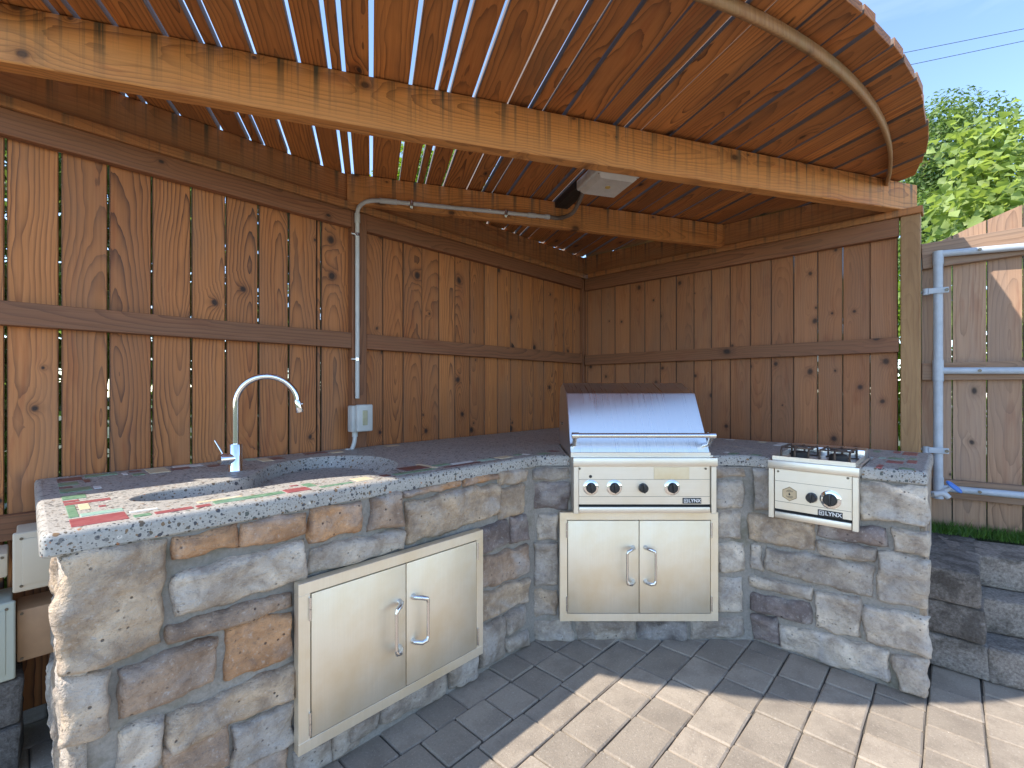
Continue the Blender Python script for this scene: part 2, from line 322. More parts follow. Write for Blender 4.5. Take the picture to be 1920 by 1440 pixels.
LEAF_YEL = leaf_mat('yellow_green_leaf', (.13, .22, .03), (.22, .32, .06), (1.8, 1.8, .6)); GRASS = leaf_mat('grass_blade', (.05, .13, .02), (.13, .25, .05), (1.4, 1.4, .6))
BARK = grain('bark', (.10, .075, .05), (.17, .13, .09), 40, .8)
WIRE = plain('cable', (.03, .03, .035), .6)

# ------------------------------------------------------------------ ground
g0 = link('lawn', mesh('lawn', [(-60, -60, -.05), (60, -60, -.05), (60, 90, -.05), (-60, 90, -.05)], [(0, 1, 2, 3)]), SOIL); tag(g0, kind='structure')
patio = thing('patio', None, None, (0, 0, 0), kind='structure')
bed = [(-3.0, -7.0), (3.6, -7.0), (3.6, 3.0), (-3.0, 3.0)]    # (u, v)
pv = [FA @ Vector((u, v, -.012)) for u, v in bed]
link('sand_bed', mesh('sand_bed', pv, [(0, 1, 2, 3)]), SAND, patio)
pm = {}
for k, L in enumerate((.151, .230)):
    for j in range(4):
        bm = bmesh.new(); add_box(bm, -L / 2, L / 2, -.0785, .0785, -.05, 0, .005, 1)
        for v in bm.verts: v.co.x += random.uniform(-.0022, .0022); v.co.y += random.uniform(-.0022, .0022); v.co.z += random.uniform(-.0012, 0)
        me = bm2me(bm, 'paver'); me.materials.append(PAVER); pm[(k, j)] = me
cells = []
v = 3.0; row = 0
while v > -6.9:
    v -= .1625; row += 1; u = -2.9 - random.choice((0, .05, .1, .15)); 
    while u < 3.5:
        k = random.choice((0, 0, 1)); L = (.1565, .2355)[k]; cu, cv = u + L / 2, v + .165 * .5
        p = FA @ Vector((cu, cv, 0)); u += L
        inside = (cv > 1.62 and cu < 3.3 and p.y > 1.0 and cu > .1) or (cu > 2.62 and cv > .15) or (cu > 3.0 and cv > -.9) or p.y > 2.50
        if inside: continue
        if p.y > .2: vis = (.0 if (abs(p.x / p.y) < 1.12 and p.y > 1.32) else 50)
        else: vis = 100
        cells.append((vis + (p.x ** 2 + p.y ** 2), cu, cv, k))
cells.sort()
rest = bmesh.new()
for i, (s_, cu, cv, k) in enumerate(cells):
    Mx = FA @ Matrix.Translation((cu, cv, random.uniform(-.004, .0015))) @ Matrix.Rotation(random.uniform(-.012, .012), 4, 'Z') @ Matrix.Rotation(random.uniform(-.012, .012), 4, 'X') @ Matrix.Rotation(random.uniform(-.008, .008), 4, 'Y')
    if i < 290: link('paver', pm[(k, random.randint(0, 3))], None, patio, Mx)
    else:
        n0 = len(rest.verts); rest.from_mesh(pm[(k, 0)]); rest.verts.ensure_lookup_table()
        for q in rest.verts[n0:]: q.co = Mx @ q.co
ro = link('outer_pavers', bm2me(rest, 'outer_pavers'), PAVER, patio); ro['kind'] = 'stuff'

# ------------------------------------------------------------------ stone counter
counter = thing('stone_counter', 'L-shaped outdoor kitchen counter of grey and tan fieldstone under a pebbled concrete top', 'counter', tuple(FA @ Vector((.1, 1.6, 0))))
ZT, ZB = .92, .865
def YW(u, Y): return (Y - AX.y * u) / AX.x     # v where world Y is reached at u
# mortar core: polygon in (u,v)
def uv(u, v): return FA @ Vector((u, v, 0))
core = [(.075, 1.515), ((2.318 - AX.x * 1.515) / AX.y, 1.515), (2.515, (2.318 - AX.y * 2.515) / AX.x), (2.515, .10), (3.22, .10), (3.22, 2.44), (.075, 2.44)]
cv_ = [FA @ Vector((a, b, z)) for z in (-.03, ZB - .001) for a, b in core]; n = len(core)
link('mortar_wall', mesh('mortar_wall', cv_, [tuple(range(n))[::-1], tuple(range(n, 2 * n))] + [(i, (i + 1) % n, n + (i + 1) % n, n + i) for i in range(n)]), MORTAR, counter)
TAN, GRY, LGT, ORG, PUR, DRK, BRN = (.60, .46, .32), (.50, .43, .35), (.70, .60, .48), (.62, .35, .18), (.30, .24, .215), (.21, .185, .17), (.47, .335, .235)
def stone(fr, y0, quad, c, lump=1.0, wrap=0):
    cs = [Vector(q) for q in quad]; TL, TR, BR, BL = cs; cc_ = sum(cs, Vector((0, 0))) / 4
    TL, TR, BR, BL = [q + (q - cc_).normalized() * .0075 for q in cs]
    w = ((TR - TL).length + (BR - BL).length) / 2; h = ((TL - BL).length + (TR - BR).length) / 2
    nx = max(6, int(w / .009)); nz = max(6, int(h / .009)); cen = (TL + TR + BR + BL) / 4; sd = random.uniform(0, 99)
    tilt = random.uniform(-.02, .02); tx = random.uniform(-.02, .02)
    V = []; grid = {}
    for j in range(nz + 1):
        for i in range(nx + 1):
            s = -1 + 2 * i / nx; t = -1 + 2 * j / nz
            s = math.copysign(abs(s) ** .8, s); t = math.copysign(abs(t) ** .8, t)
            k = .20 * min(.10, .035 / max(w, h) * 2); s2 = s * (1 - k * t ** 4 * (1 if w > h else h / w)); t2 = t * (1 - k * s ** 4 * (w / h if w > h else 1) * .8)
            p = (TL * (1 - s2) * (1 + t2) + TR * (1 + s2) * (1 + t2) + BR * (1 + s2) * (1 - t2) + BL * (1 - s2) * (1 - t2)) / 4
            e = min((1 - abs(s)) * w / 2, (1 - abs(t)) * h / 2); q = Vector((p.x + sd, p.y, sd))
            edge = math.exp(-e / .02)
            p = p + Vector((noise.noise(q * 14), noise.noise(q * 14 + Vector((9, 9, 9))))) * .016 * edge + Vector((noise.noise(q * 60), noise.noise(q * 60 + Vector((5, 5, 5))))) * .004 * edge
            prof = 1 - math.exp(-e / .0055)
            cr = noise.ridged_multi_fractal(q * 5, 1.0, 2.2, 3, 1.0, 2.0) - 1.0
            D = (.022 + .016 * lump * noise.noise(q * 6) + .010 * lump * noise.noise(q * 17) + .004 * noise.noise(q * 45) + .007 * lump * (round(noise.noise(Vector((q.x * 7, q.y * 13, q.z))) * 3.2 + .35 * noise.noise(q * 30)) / 2) - .007 * lump * max(-.8, min(1, cr)) + (tilt * s + tx * t) * .35)
            D = max(.010, D)
            V.append(Vector((p.x - cen.x, -(prof * D) + .006, p.y - cen.y)))
    Fc = [(j * (nx + 1) + i, j * (nx + 1) + i + 1, (j + 1) * (nx + 1) + i + 1, (j + 1) * (nx + 1) + i) for j in range(nz) for i in range(nx)]
    # closed back
    ring = [i for i in range(nx + 1)] + [j * (nx + 1) + nx for j in range(1, nz + 1)] + [nz * (nx + 1) + i for i in range(nx - 1, -1, -1)] + [j * (nx + 1) for j in range(nz - 1, 0, -1)]
    b0 = len(V); V += [V[i] + Vector((0, .014, 0)) for i in ring]; m = len(ring)
    Fc += [(ring[(a + 1) % m], ring[a], b0 + a, b0 + (a + 1) % m) for a in range(m)]; Fc.append(tuple(range(b0, b0 + m)))
    me = mesh('stone', V, Fc, True); me.polygons[-1].use_smooth = False
    kk = random.uniform(.9, 1.1); cc = tuple(min(.8, v * kk) for v in c)
    return link('stone', me, STONE, counter, fr @ Matrix.Translation((cen.x, y0, cen.y)), cc)
def q4(fr, d, *p): return [on(fr, x, y, d) for x, y in p]
def rc(x0, x1, z0, z1): return [(x0, z1), (x1, z1), (x1, z0), (x0, z0)]
PA = 1.487
for c, *p in [
    (TAN, (113, 1053), (313, 1018), (312, 1210), (111, 1283)), (TAN, (110, 1295), (206, 1269), (207, 1380), (108, 1418)),
    (ORG, (335, 1014), (448, 993), (448, 1032), (335, 1053)), (ORG, (460, 988), (578, 964), (577, 1004), (462, 1030)),
    (LGT, (330, 1081), (578, 1019), (578, 1092), (334, 1168)), (BRN, (327, 1177), (553, 1110), (552, 1147), (328, 1215)),
    (BRN, (224, 1270), (411, 1203), (405, 1285), (230, 1362)), (ORG, (428, 1188), (550, 1152), (551, 1235), (431, 1285)),
    (TAN, (318, 1355), (558, 1251), (558, 1314), (322, 1425)), (GRY, (440, 1378), (555, 1322), (555, 1400), (440, 1470)), (LGT, (226, 1392), (310, 1352), (310, 1440), (228, 1500)),
    (ORG, (590, 958), (686, 940), (683, 1000), (590, 1019)), (BRN, (703, 935), (762, 927), (762, 988), (703, 999)),
    (LGT, (592, 1034), (766, 995), (766, 1034), (593, 1080)), (ORG, (768, 921), (873, 903), (873, 917), (770, 936)), (ORG, (879, 901), (941, 889), (941, 901), (879, 914)),
    (TAN, (770, 944), (942, 907), (942, 967), (773, 1025)), (TAN, (946.5, 886), (994.6, 879), (994.6, 907), (946.5, 913)), (TAN, (948, 917), (993, 910), (990, 963), (946.5, 974)),
    (PUR, (905.6, 995), (960, 979), (965, 1020), (905.6, 1047)), (PUR, (967, 972), (996, 967), (998, 1012), (968, 1018)), (BRN, (907, 1053), (998, 1023), (998, 1079), (908, 1110)),
    (TAN, (907, 1120), (999, 1086), (999, 1130), (908, 1173)), (GRY, (905.6, 1181), (954, 1164), (954, 1234), (907, 1258)), (GRY, (957, 1156), (992, 1139), (992, 1176), (958, 1195)),
    (GRY, (958, 1203), (999, 1184), (999, 1212), (960, 1231)), (GRY, (850, 1250), (903, 1228), (903, 1274), (853, 1299)), (GRY, (722, 1321), (845, 1263), (845, 1310), (722, 1368)), (GRY, (662, 1353), (717, 1327), (717, 1372), (660, 1400))]:
    stone(FA, PA + .018, q4(FA, PA - .012, *p), c)
for b in [(.585, .70, .012, .105), (.71, .80, .012, .108), (.06, .24, .02, .30), (.25, .40, .02, .17), (.41, .56, .02, .15), (.255, .40, .185, .30)]:
    stone(FA, PA + .018, rc(*b), random.choice((TAN, GRY, BRN)))
PG = 2.30
for c, *p in [
    (GRY, (999, 881), (1069, 877), (1069, 901), (999, 903)), (PUR, (995, 905), (1069, 905), (1068, 957), (994, 958)), (LGT, (1008, 966), (1047, 966), (1047, 1015), (1009, 1015)),
    (GRY, (1001, 1019), (1046, 1019), (1046, 1101), (1001, 1101)), (TAN, (998, 1111), (1046, 1110), (1046, 1159), (998, 1160)), (GRY, (999, 1167), (1075, 1167), (1075, 1207), (1001, 1207)),
    (GRY, (1084, 1165), (1193, 1165), (1192, 1206), (1087, 1206)), (DRK, (1198, 1165), (1290, 1165), (1290, 1206), (1199, 1206)), (GRY, (1297, 1165), (1398, 1162), (1398, 1200), (1300, 1205)),
    (TAN, (1343, 878), (1400, 878), (1400, 896), (1343, 897)), (LGT, (1342, 905), (1399, 903), (1397, 955), (1343, 955)), (LGT, (1348, 961), (1393, 961), (1392, 1010), (1348, 1012)),
    (LGT, (1348, 1023), (1399, 1021), (1399, 1072), (1349, 1075)), (LGT, (1349, 1089), (1396, 1088), (1395, 1151), (1349, 1152))]:
    stone(FG, PG + .018, q4(FG, PG - .012, *p), c)
PB = 2.487
for c, *p in [
    (GRY, (1407, 882), (1448, 885), (1450, 958), (1411, 956)), (TAN, (1400, 963), (1522, 979), (1522, 1037), (1401, 1013)), (PUR, (1534, 984), (1661, 993), (1660, 1028), (1535, 1008)),
    (LGT, (1611, 906), (1735, 915), (1735, 991), (1613, 975)), (GRY, (1532, 1017), (1637, 1031), (1637, 1061), (1533, 1043)), (LGT, (1670, 995), (1739, 1001), (1737, 1047), (1675, 1036)),
    (GRY, (1432, 1029), (1637, 1066), (1633, 1127), (1434, 1074)), (LGT, (1403, 1023), (1425, 1027), (1425, 1071), (1403, 1068)), (LGT, (1645, 1038), (1741, 1055), (1738, 1149), (1645, 1127)),
    (LGT, (1400, 1078), (1520, 1106), (1517, 1131), (1401, 1104)), (PUR, (1402, 1113), (1515, 1136), (1515, 1175), (1405, 1147)), (LGT, (1526, 1112), (1611, 1129), (1611, 1203), (1527, 1180)),
    (LGT, (1620, 1137), (1742, 1161), (1737, 1240), (1621, 1206)), (PUR, (1406, 1155), (1453, 1164), (1456, 1213), (1409, 1201)), (LGT, (1459, 1174), (1664, 1226), (1664, 1284), (1460, 1221)),
    (LGT, (1672, 1234), (1741, 1244), (1740, 1313), (1684, 1299))]:
    stone(FB, PB + .018, q4(FB, PB - .012, *p), c)
# end faces (left end and right end of the counter)
FL_ = frame(NX * -1, AX)         # left end: looks along +A; x runs towards the front corner
for b in [(-1.72, -1.512, .50, .855), (-1.72, -1.512, .30, .49), (-1.70, -1.512, .02, .29), (-2.0, -1.74, .62, .855), (-2.1, -1.74, .36, .60), (-1.98, -1.73, .02, .34), (-2.42, -2.02, .62, .855), (-2.42, -2.12, .36, .60), (-2.42, -2.0, .02, .34)]:
    stone(FL_, .080, rc(*b), random.choice((TAN, LGT, GRY)))
FR_ = frame(AX, NX)
FR_ = frame(AX * -1, -NX)        # right end: looks back along -v
for b in [(-2.74, -2.522, .02, .17), (-2.70, -2.522, .185, .42), (-2.76, -2.522, .435, .64), (-2.68, -2.522, .655, .855), (-3.0, -2.76, .02, .20), (-3.0, -2.72, .215, .42), (-3.0, -2.78, .435, .62), (-3.0, -2.70, .635, .855), (-3.22, -3.02, .02, .3), (-3.22, -3.02, .315, .6), (-3.22, -3.02, .615, .855)]:
    stone(FR_, -.102, rc(*b), random.choice((TAN, LGT, GRY)))

# concrete top with the sink cast into it ---------------------------------------
def offset_poly(P, d):
    n = len(P); out = []
    for i in range(n):
        a, b, c = Vector(P[i - 1]), Vector(P[i]), Vector(P[(i + 1) % n]); e1 = (b - a).normalized(); e2 = (c - b).normalized()
        n1 = Vector((-e1.y, e1.x)); n2 = Vector((-e2.y, e2.x)); m = (n1 + n2); k = m.length
        m = m / k if k > 1e-6 else n1; out.append(b + m * (d / max(.35, m.dot(n1))))
    return out
def xy2uv(x, y): p = Vector((x, y, 0)); return (p.dot(AX), p.dot(NX))
gx0, gx1 = .290, .975
ou = [(.02, 1.505), ((2.325 - AX.x * 1.505) / AX.y, 1.505), xy2uv(gx0, 2.325), xy2uv(gx0, 2.80), xy2uv(gx1, 2.80), xy2uv(gx1, 2.325),
      (2.500, (2.325 - AX.y * 2.5) / AX.x), (2.500, .640), (2.87, .640), (2.87, .288), (2.500, .288), (2.500, .075), (3.25, .075), (3.25, 2.47), (.02, 2.47)]
def densify(P, step):
    out = []
    for i in range(len(P)):
        a, b = Vector(P[i]), Vector(P[(i + 1) % len(P)]); k = max(1, int((b - a).length / step)); out += [a.lerp(b, j / k) for j in range(k)]
    return out
def round_corner(P, idx, r):
    out = []
    for i, p in enumerate(P):
        if i in idx:
            a, b, c = Vector(P[i - 1]), Vector(p), Vector(P[(i + 1) % len(P)]); u1 = (a - b).normalized(); u2 = (c - b).normalized()
            for k in range(5):
                t = k / 4; p0 = b + u1 * r; p2 = b + u2 * r; out.append((p0 * (1 - t) ** 2 + b * 2 * t * (1 - t) + p2 * t * t))
        else: out.append(Vector(p))
    return out
ou = round_corner(ou, {0, 1, 6, 11}, .022)
# orientation must be counter-clockwise for inward offset
ar = sum(ou[i].x * ou[(i + 1) % len(ou)].y - ou[(i + 1) % len(ou)].x * ou[i].y for i in range(len(ou)))
if ar < 0: ou = ou[::-1]
ou = densify(ou, .06)
sk = [(.225, 1.765), (.263, 1.730), (.336, 1.705), (.442, 1.702), (.541, 1.708), (.644, 1.715), (.744, 1.712), (.83, 1.685), (.9, 1.655), (.98, 1.648), (1.06, 1.69), (1.147, 1.80), (1.194, 1.95), (1.178, 2.10), (1.09, 2.22), (.969, 2.265), (.83, 2.233), (.711, 2.138), (.63, 2.02), (.565, 1.94), (.45, 1.905), (.33, 1.893), (.25, 1.86), (.214, 1.81)]
def catmull(P, k=4):
    n = len(P); out = []; P = [Vector(p) for p in P]
    for i in range(n):
        a, b, c, d = P[i - 1], P[i], P[(i + 1) % n], P[(i + 2) % n]
        for j in range(k):
            t = j / k; out.append(.5 * ((2 * b) + (c - a) * t + (2 * a - 5 * b + 4 * c - d) * t * t + (3 * b - a - 3 * c + d) * t ** 3))
    return out
sk = catmull(sk)
V = []; Fc = []
def ringadd(P, z):
    i0 = len(V)
    for p in P: V.append(FA @ Vector((p.x, p.y, z(p) if callable(z) else z)))
    return list(range(i0, i0 + len(P)))
def bridge(r1, r2):
    n = len(r1)
    for i in range(n): Fc.append((r1[i], r1[(i + 1) % n], r2[(i + 1) % n], r2[i]))
rg = [ringadd(offset_poly(ou, d), z) for d, z in ((.004, ZB), (0, ZB + .005), (0, ZT - .016), (.0035, ZT - .006), (.010, ZT - .001), (.016, ZT))]
for a, b in zip(rg, rg[1:]): bridge(a, b)
Fc.append(tuple(rg[0])[::-1])
dep = lambda p: ZT - (.055 + .095 * max(0, min(1, (p.x - .45) / .35)) - .07 * max(0, min(1, (p.x - 1.0) / .25)))
slope_in = lambda p: .02
skr = [(sk, ZT), (offset_poly(sk, .004), ZT - .003), (offset_poly(sk, .008), ZT - .010)]
rs = [ringadd(P, z) for P, z in skr]
cenv = Vector((.95, 1.97))
deep = []
for lv in (.35, .7, .93, 1.0):
    P = offset_poly(sk, .008 + .022 * lv ** 1.6 + (.0 if lv < .9 else .012))
    P = [p + (Vector((-.14, .0)) * lv * max(0, min(1, (p.x - 1.0) / .18))) for p in P]
    rs.append(ringadd(P, lambda p, lv=lv: ZT - .010 - (ZT - .010 - dep(p)) * lv)); deep = P
for a, b in zip(rs, rs[1:]): bridge(b, a) if False else bridge(a, b)
def cap(loops_idx, holes_inside=True):
    pts = []; ids = []; edges = []
    for L in loops_idx:
        i0 = len(pts)
        for j, k in enumerate(L):
            q = FA.inverted() @ V[k]; pts.append(Vector((q.x, q.y))); ids.append(k); edges.append((i0 + j, i0 + (j + 1) % len(L)))
    r = delaunay_2d_cdt(pts, edges, [], 0, 1e-6)
    for f, o in zip(r[2], [1] * len(r[2])):
        c = sum((r[0][i] for i in f), Vector((0, 0))) / len(f)
        def inside(poly):
            k = False; m = len(poly)
            for i in range(m):
                a = pts[poly[i]]; b = pts[poly[(i + 1) % m]]
                if (a.y > c.y) != (b.y > c.y) and c.x < (b.x - a.x) * (c.y - a.y) / (b.y - a.y) + a.x: k = not k
            return k
        n0 = 0; cnt = []
        for L in loops_idx: cnt.append(inside(list(range(n0, n0 + len(L))))); n0 += len(L)
        if cnt[0] and not any(cnt[1:]):
            Fc.append(tuple(ids[r[3][i][0]] for i in f))
cap([rg[-1], rs[0]]); cap([rs[-1]])
bm = bmesh.new(); vv = [bm.verts.new(p) for p in V]
for f in Fc:
    try: bm.faces.new([vv[i] for i in f])
    except ValueError: pass
top = link('countertop', bm2me(bm, 'countertop', True), TERR, counter)
for p_ in top.data.polygons:
    if abs(p_.normal.z) > .9999 or p_.area > .02: p_.use_smooth = False
dr = tubes('drain', [([FA @ Vector((.93, 1.95, ZT - .149)), FA @ Vector((.93, 1.95, ZT - .144))], .04)], ST_HAND, top, n=24)
# glass tiles let into the top
TL_ = []
def tset(sc, ox, oy, rows):
    for c, *q in rows: TL_.append((c, [(ox + a / sc, oy + b / sc) for a, b in q]))
tset(4.8, 60, 840, [('r', (345, 720), (878, 635), (830, 572), (342, 650)), ('a', (430, 615), (830, 568), (815, 548), (440, 590)), ('g', (335, 635), (415, 620), (390, 515), (298, 525)),
    ('c', (440, 560), (530, 550), (510, 505), (400, 510)), ('r', (290, 517), (710, 470), (710, 452), (285, 497)), ('r', (280, 495), (425, 480), (425, 467), (275, 480)), ('g', (275, 475), (490, 445), (480, 420), (260, 435)),
    ('g', (250, 408), (540, 377), (530, 348), (245, 378)), ('p', (240, 368), (365, 360), (365, 350), (240, 357)), ('g', (235, 345), (420, 330), (415, 305), (230, 318)), ('p', (225, 308), (455, 290), (445, 262), (220, 280)),
    ('p', (470, 312), (505, 310), (495, 285), (465, 288)), ('w', (555, 368), (628, 362), (620, 343), (555, 348)), ('g', (470, 265), (770, 240), (765, 225), (470, 245)), ('w', (815, 243), (860, 240), (855, 222), (805, 225)),
    ('p', (870, 221), (985, 212), (985, 202), (865, 210)), ('g', (905, 250), (1015, 240), (1010, 225), (900, 235)), ('c', (1050, 235), (1240, 210), (1205, 178), (1015, 190)), ('p', (1245, 200), (1440, 188), (1430, 174), (1250, 182)),
    ('w', (1250, 174), (1555, 162), (1550, 153), (1240, 165)), ('p', (1590, 172), (1740, 160), (1720, 145), (1570, 158)), ('w', (880, 583), (1135, 548), (1130, 538), (870, 575)), ('g', (920, 630), (1080, 603), (1065, 588), (910, 608)),
    ('r', (1115, 600), (1455, 545), (1440, 530), (1100, 580)), ('r', (1490, 540), (1625, 518), (1600, 503), (1470, 520)), ('c', (1500, 500), (1900, 435), (1880, 427), (1480, 492)), ('r', (600, 535), (640, 530), (635, 518), (600, 520))])
tset(1, 0, 0, [('g', (402, 946), (532, 925), (531, 921), (400, 941))])
tset(4.8, 420, 800, [('r', (570, 600), (780, 568), (745, 543), (530, 573)), ('g', (735, 545), (830, 535), (795, 510), (695, 515)), ('g', (870, 552), (1160, 505), (1150, 495), (860, 540)), ('c', (1180, 497), (1340, 475), (1290, 450), (1150, 470)),
    ('p', (1410, 450), (1515, 448), (1470, 432), (1400, 438)), ('p', (1630, 400), (1860, 370), (1750, 350), (1560, 378)), ('g', (1530, 440), (1900, 385), (1880, 372), (1520, 425)), ('p', (420, 300), (550, 288), (510, 272), (390, 280)),
    ('c', (340, 318), (450, 303), (390, 285), (285, 288)), ('p', (730, 255), (930, 235), (910, 225), (715, 240)), ('c', (970, 238), (1080, 232), (1060, 222), (950, 230)), ('c', (1460, 182), (1580, 172), (1560, 162), (1440, 172)), ('a', (200, 305), (290, 300), (270, 285), (190, 290)), ('r', (590, 540), (670, 532), (665, 526), (590, 532))])
tset(5.647, 760, 780, [('c', (240, 555), (400, 550), (160, 510), (110, 512)), ('g', (280, 540), (480, 512), (420, 500), (330, 520)), ('w', (460, 515), (740, 487), (700, 475), (480, 500)), ('p', (400, 552), (800, 494), (770, 485), (420, 540)),
    ('a', (790, 480), (940, 462), (920, 448), (760, 465)), ('c', (950, 457), (1150, 440), (1100, 420), (960, 435)), ('g', (1130, 420), (1240, 415), (1230, 403), (1150, 405)), ('w', (1220, 410), (1335, 412), (1310, 402), (1200, 400)),
    ('g', (1390, 407), (1540, 402), (1530, 388), (1380, 395)), ('p', (1545, 385), (1610, 380), (1580, 362), (1530, 365)), ('c', (390, 262), (640, 240), (630, 228), (380, 250)), ('w', (1140, 180), (1280, 170), (1270, 162), (1130, 172)), ('p', (890, 212), (1020, 200), (1010, 190), (880, 202))])
tset(5.053, 1400, 800, [('r', (1330, 340), (1490, 355), (1480, 332), (1320, 322)), ('r', (1520, 345), (1610, 350), (1620, 325), (1525, 320)), ('g', (1310, 390), (1590, 410), (1595, 400), (1330, 374)), ('r', (1230, 385), (1290, 388), (1295, 365), (1240, 360)),
    ('r', (1385, 250), (1460, 255), (1460, 238), (1400, 235)), ('r', (1480, 270), (1620, 275), (1625, 248), (1480, 243)), ('g', (1340, 305), (1500, 315), (1500, 303), (1340, 292)), ('g', (1200, 240), (1270, 243), (1270, 227), (1205, 225)),
    ('c', (110, 148), (190, 152), (185, 143), (115, 140)), ('a', (1250, 300), (1320, 305), (1320, 293), (1255, 288)), ('g', (1540, 310), (1610, 314), (1612, 303), (1545, 300))])
tset(11.08, 1330, 790, [('g', (380, 690), (640, 690), (560, 655), (440, 652)), ('w', (310, 655), (450, 655), (400, 635), (290, 632)), ('g', (870, 705), (1080, 712), (1100, 690), (860, 682)), ('w', (1340, 500), (1500, 510), (1600, 455), (1450, 445)), ('w', (120, 365), (500, 392), (540, 385), (130, 356))])
placed = []
for c, q in TL_:
    P = [lvl(FA, x, y, ZT) for x, y in q]
    if max(p[1] for p in P) > 2.5 or max(p[0] for p in P) > 2.3 and min(p[1] for p in P) > 1.6: continue
    us = sorted(p[0] for p in P); vs_ = sorted(p[1] for p in P)
    u0, u1, v0, v1 = (us[0] + us[1]) / 2, (us[2] + us[3]) / 2, (vs_[0] + vs_[1]) / 2, (vs_[2] + vs_[3]) / 2
    if u1 - u0 < .016: u1 = u0 + .016
    if v1 - v0 < .014: v1 = v0 + .014
    if u0 > 1.2 and v1 - v0 > .07: v1 = v0 + .05
    if u0 > 1.8 and v0 > 1.9: continue
    if v0 > 2.2: v1 = min(v1, 2.455); v0 = min(v0, v1 - .014)
    if any(min(u1, b[1]) - max(u0, b[0]) > .002 and min(v1, b[3]) - max(v0, b[2]) > .002 for b in placed):
        u0 += .004; u1 -= .004; v0 += .004; v1 -= .004
        if any(min(u1, b[1]) - max(u0, b[0]) > .012 and min(v1, b[3]) - max(v0, b[2]) > .012 for b in placed): continue
    placed.append((u0, u1, v0, v1))
    box('tile', (u0, u1, v0, v1, ZT - .006, ZT + .0012 + .0002 * (len(placed) % 5)), TILE[c], top, FA, .0008)

# ------------------------------------------------------------------ built-in doors
def arm_handle(fr, x, zc, yf, sgn, par):
    """bar handle on two cranked arms; bar offset sgn*.038 sideways, .040 proud"""
    L = .083; yb = yf - .042; lst = []; pts = [Vector((x, yf + .002, zc - L)), Vector((x, yf - .014, zc - L)), Vector((x + sgn * .018, yb + .006, zc - L)), Vector((x + sgn * .034, yb, zc - L + .006)), Vector((x + sgn * .038, yb, zc - L + .018))]
    up = [Vector((p.x, p.y, 2 * zc - p.z)) for p in pts[::-1]]
    h = tubes('handle', [(pts, [.012, .009, .009, .0085, .007]), (up, [.007, .0085, .009, .009, .012]), ([pts[-1], up[0]], .0062)], ST_HAND, par, fr, 14)
    return h
def access_doors(fr, x0, yf, label, z0=.118, z1=.650):
    x1 = x0 + .775; xm = (x0 + x1) / 2; t = thing('access_doors', label, 'cabinet doors', tuple(fr @ Vector((xm, yf, z0))), 'stainless double doors set in the stone wall')
    bm = bmesh.new(); b = .037
    for bx in ((x0, x1, z1 - b, z1), (x0, x1, z0, z0 + b), (x0, x0 + b, z0 + b, z1 - b), (x1 - b, x1, z0 + b, z1 - b)):
        add_box(bm, bx[0], bx[1], yf, yf + .035, bx[2], bx[3], .0012)
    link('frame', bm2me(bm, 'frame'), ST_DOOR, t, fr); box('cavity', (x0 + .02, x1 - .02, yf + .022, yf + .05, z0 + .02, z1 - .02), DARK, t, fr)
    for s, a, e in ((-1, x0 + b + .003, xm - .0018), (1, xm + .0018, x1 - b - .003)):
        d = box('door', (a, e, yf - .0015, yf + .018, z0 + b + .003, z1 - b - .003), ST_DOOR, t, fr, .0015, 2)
        arm_handle(fr, xm + s * .030, .397, yf - .0015, s, d)
        for zz in (.205, .565):
            hx = (x0 + b * .93) if s < 0 else (x1 - b * .93)
            tubes('hinge', [([(hx, yf - .004, zz - .036), (hx, yf - .004, zz - .001)], .0042), ([(hx, yf - .004, zz + .001), (hx, yf - .004, zz + .036)], .0042)], ST_HAND, d, fr, 10)
    return t
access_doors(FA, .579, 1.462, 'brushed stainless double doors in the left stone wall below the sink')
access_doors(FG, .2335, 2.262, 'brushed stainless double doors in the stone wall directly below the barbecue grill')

# ------------------------------------------------------------------ grill
def knob(fr, x, y, z, r, par, bezel=True, name='knob'):
    k = tubes(name, [([(x, y + .001, z), (x, y - .022, z), (x, y - .026, z)], [r, r * .92, r * .8])], BLACK, par, fr, 28)
    if bezel: tubes('bezel', [([(x, y + .003, z), (x, y - .006, z), (x, y - .010, z)], [r * 1.42, r * 1.42, r * 1.18])], CHROME, par, fr, 32)
    box('grip', (x - r * .16, x + r * .16, y - .034, y - .020, z - r * .9, z + r * .9), BLACK, par, fr, .002, 2)
    return k
def text(s, fr, x, y, z, size, mat, par, name='lettering', bold=.0):
    cu = bpy.data.curves.new('t', 'FONT'); cu.body = s; cu.size = size; cu.extrude = .0004; cu.offset = bold; cu.align_x = 'CENTER'; cu.align_y = 'CENTER'
    ob = bpy.data.objects.new('t', cu); C.objects.link(ob); bpy.context.view_layer.update()
    me = bpy.data.meshes.new_from_object(ob.evaluated_get(bpy.context.evaluated_depsgraph_get())); me.name = name; bpy.data.objects.remove(ob)
    return link(name, me, mat, par, fr @ Matrix.Translation((x, y, z)) @ Matrix.Rotation(R(90), 4, 'X'))
def badge(fr, x, y, z, w, par):
    h = w * .30; b = box('badge', (x - w / 2, x + w / 2, y - .003, y, z - h / 2, z + h / 2), BLACK, par, fr, .0008)
    bx = x - w * .34; s = h * .36
    bm = bmesh.new()
    for q in ((-s, s, s * .72, s), (-s, s, -s, -s * .72), (-s, -s * .72, -s, s), (s * .72, s, -s, s), (-s * .3, s * .3, -s * .3, s * .3), (-s * .9, 0, -s * .15, s * .15)):
        add_box(bm, bx + q[0], bx + q[1], y - .0042, y - .0028, z + q[2], z + q[3])
    link('emblem', bm2me(bm, 'emblem'), WINK, b, fr); text('LYNX', fr, x + w * .14, y - .0034, z, h * .86, WINK, b, bold=.0006)
    return b
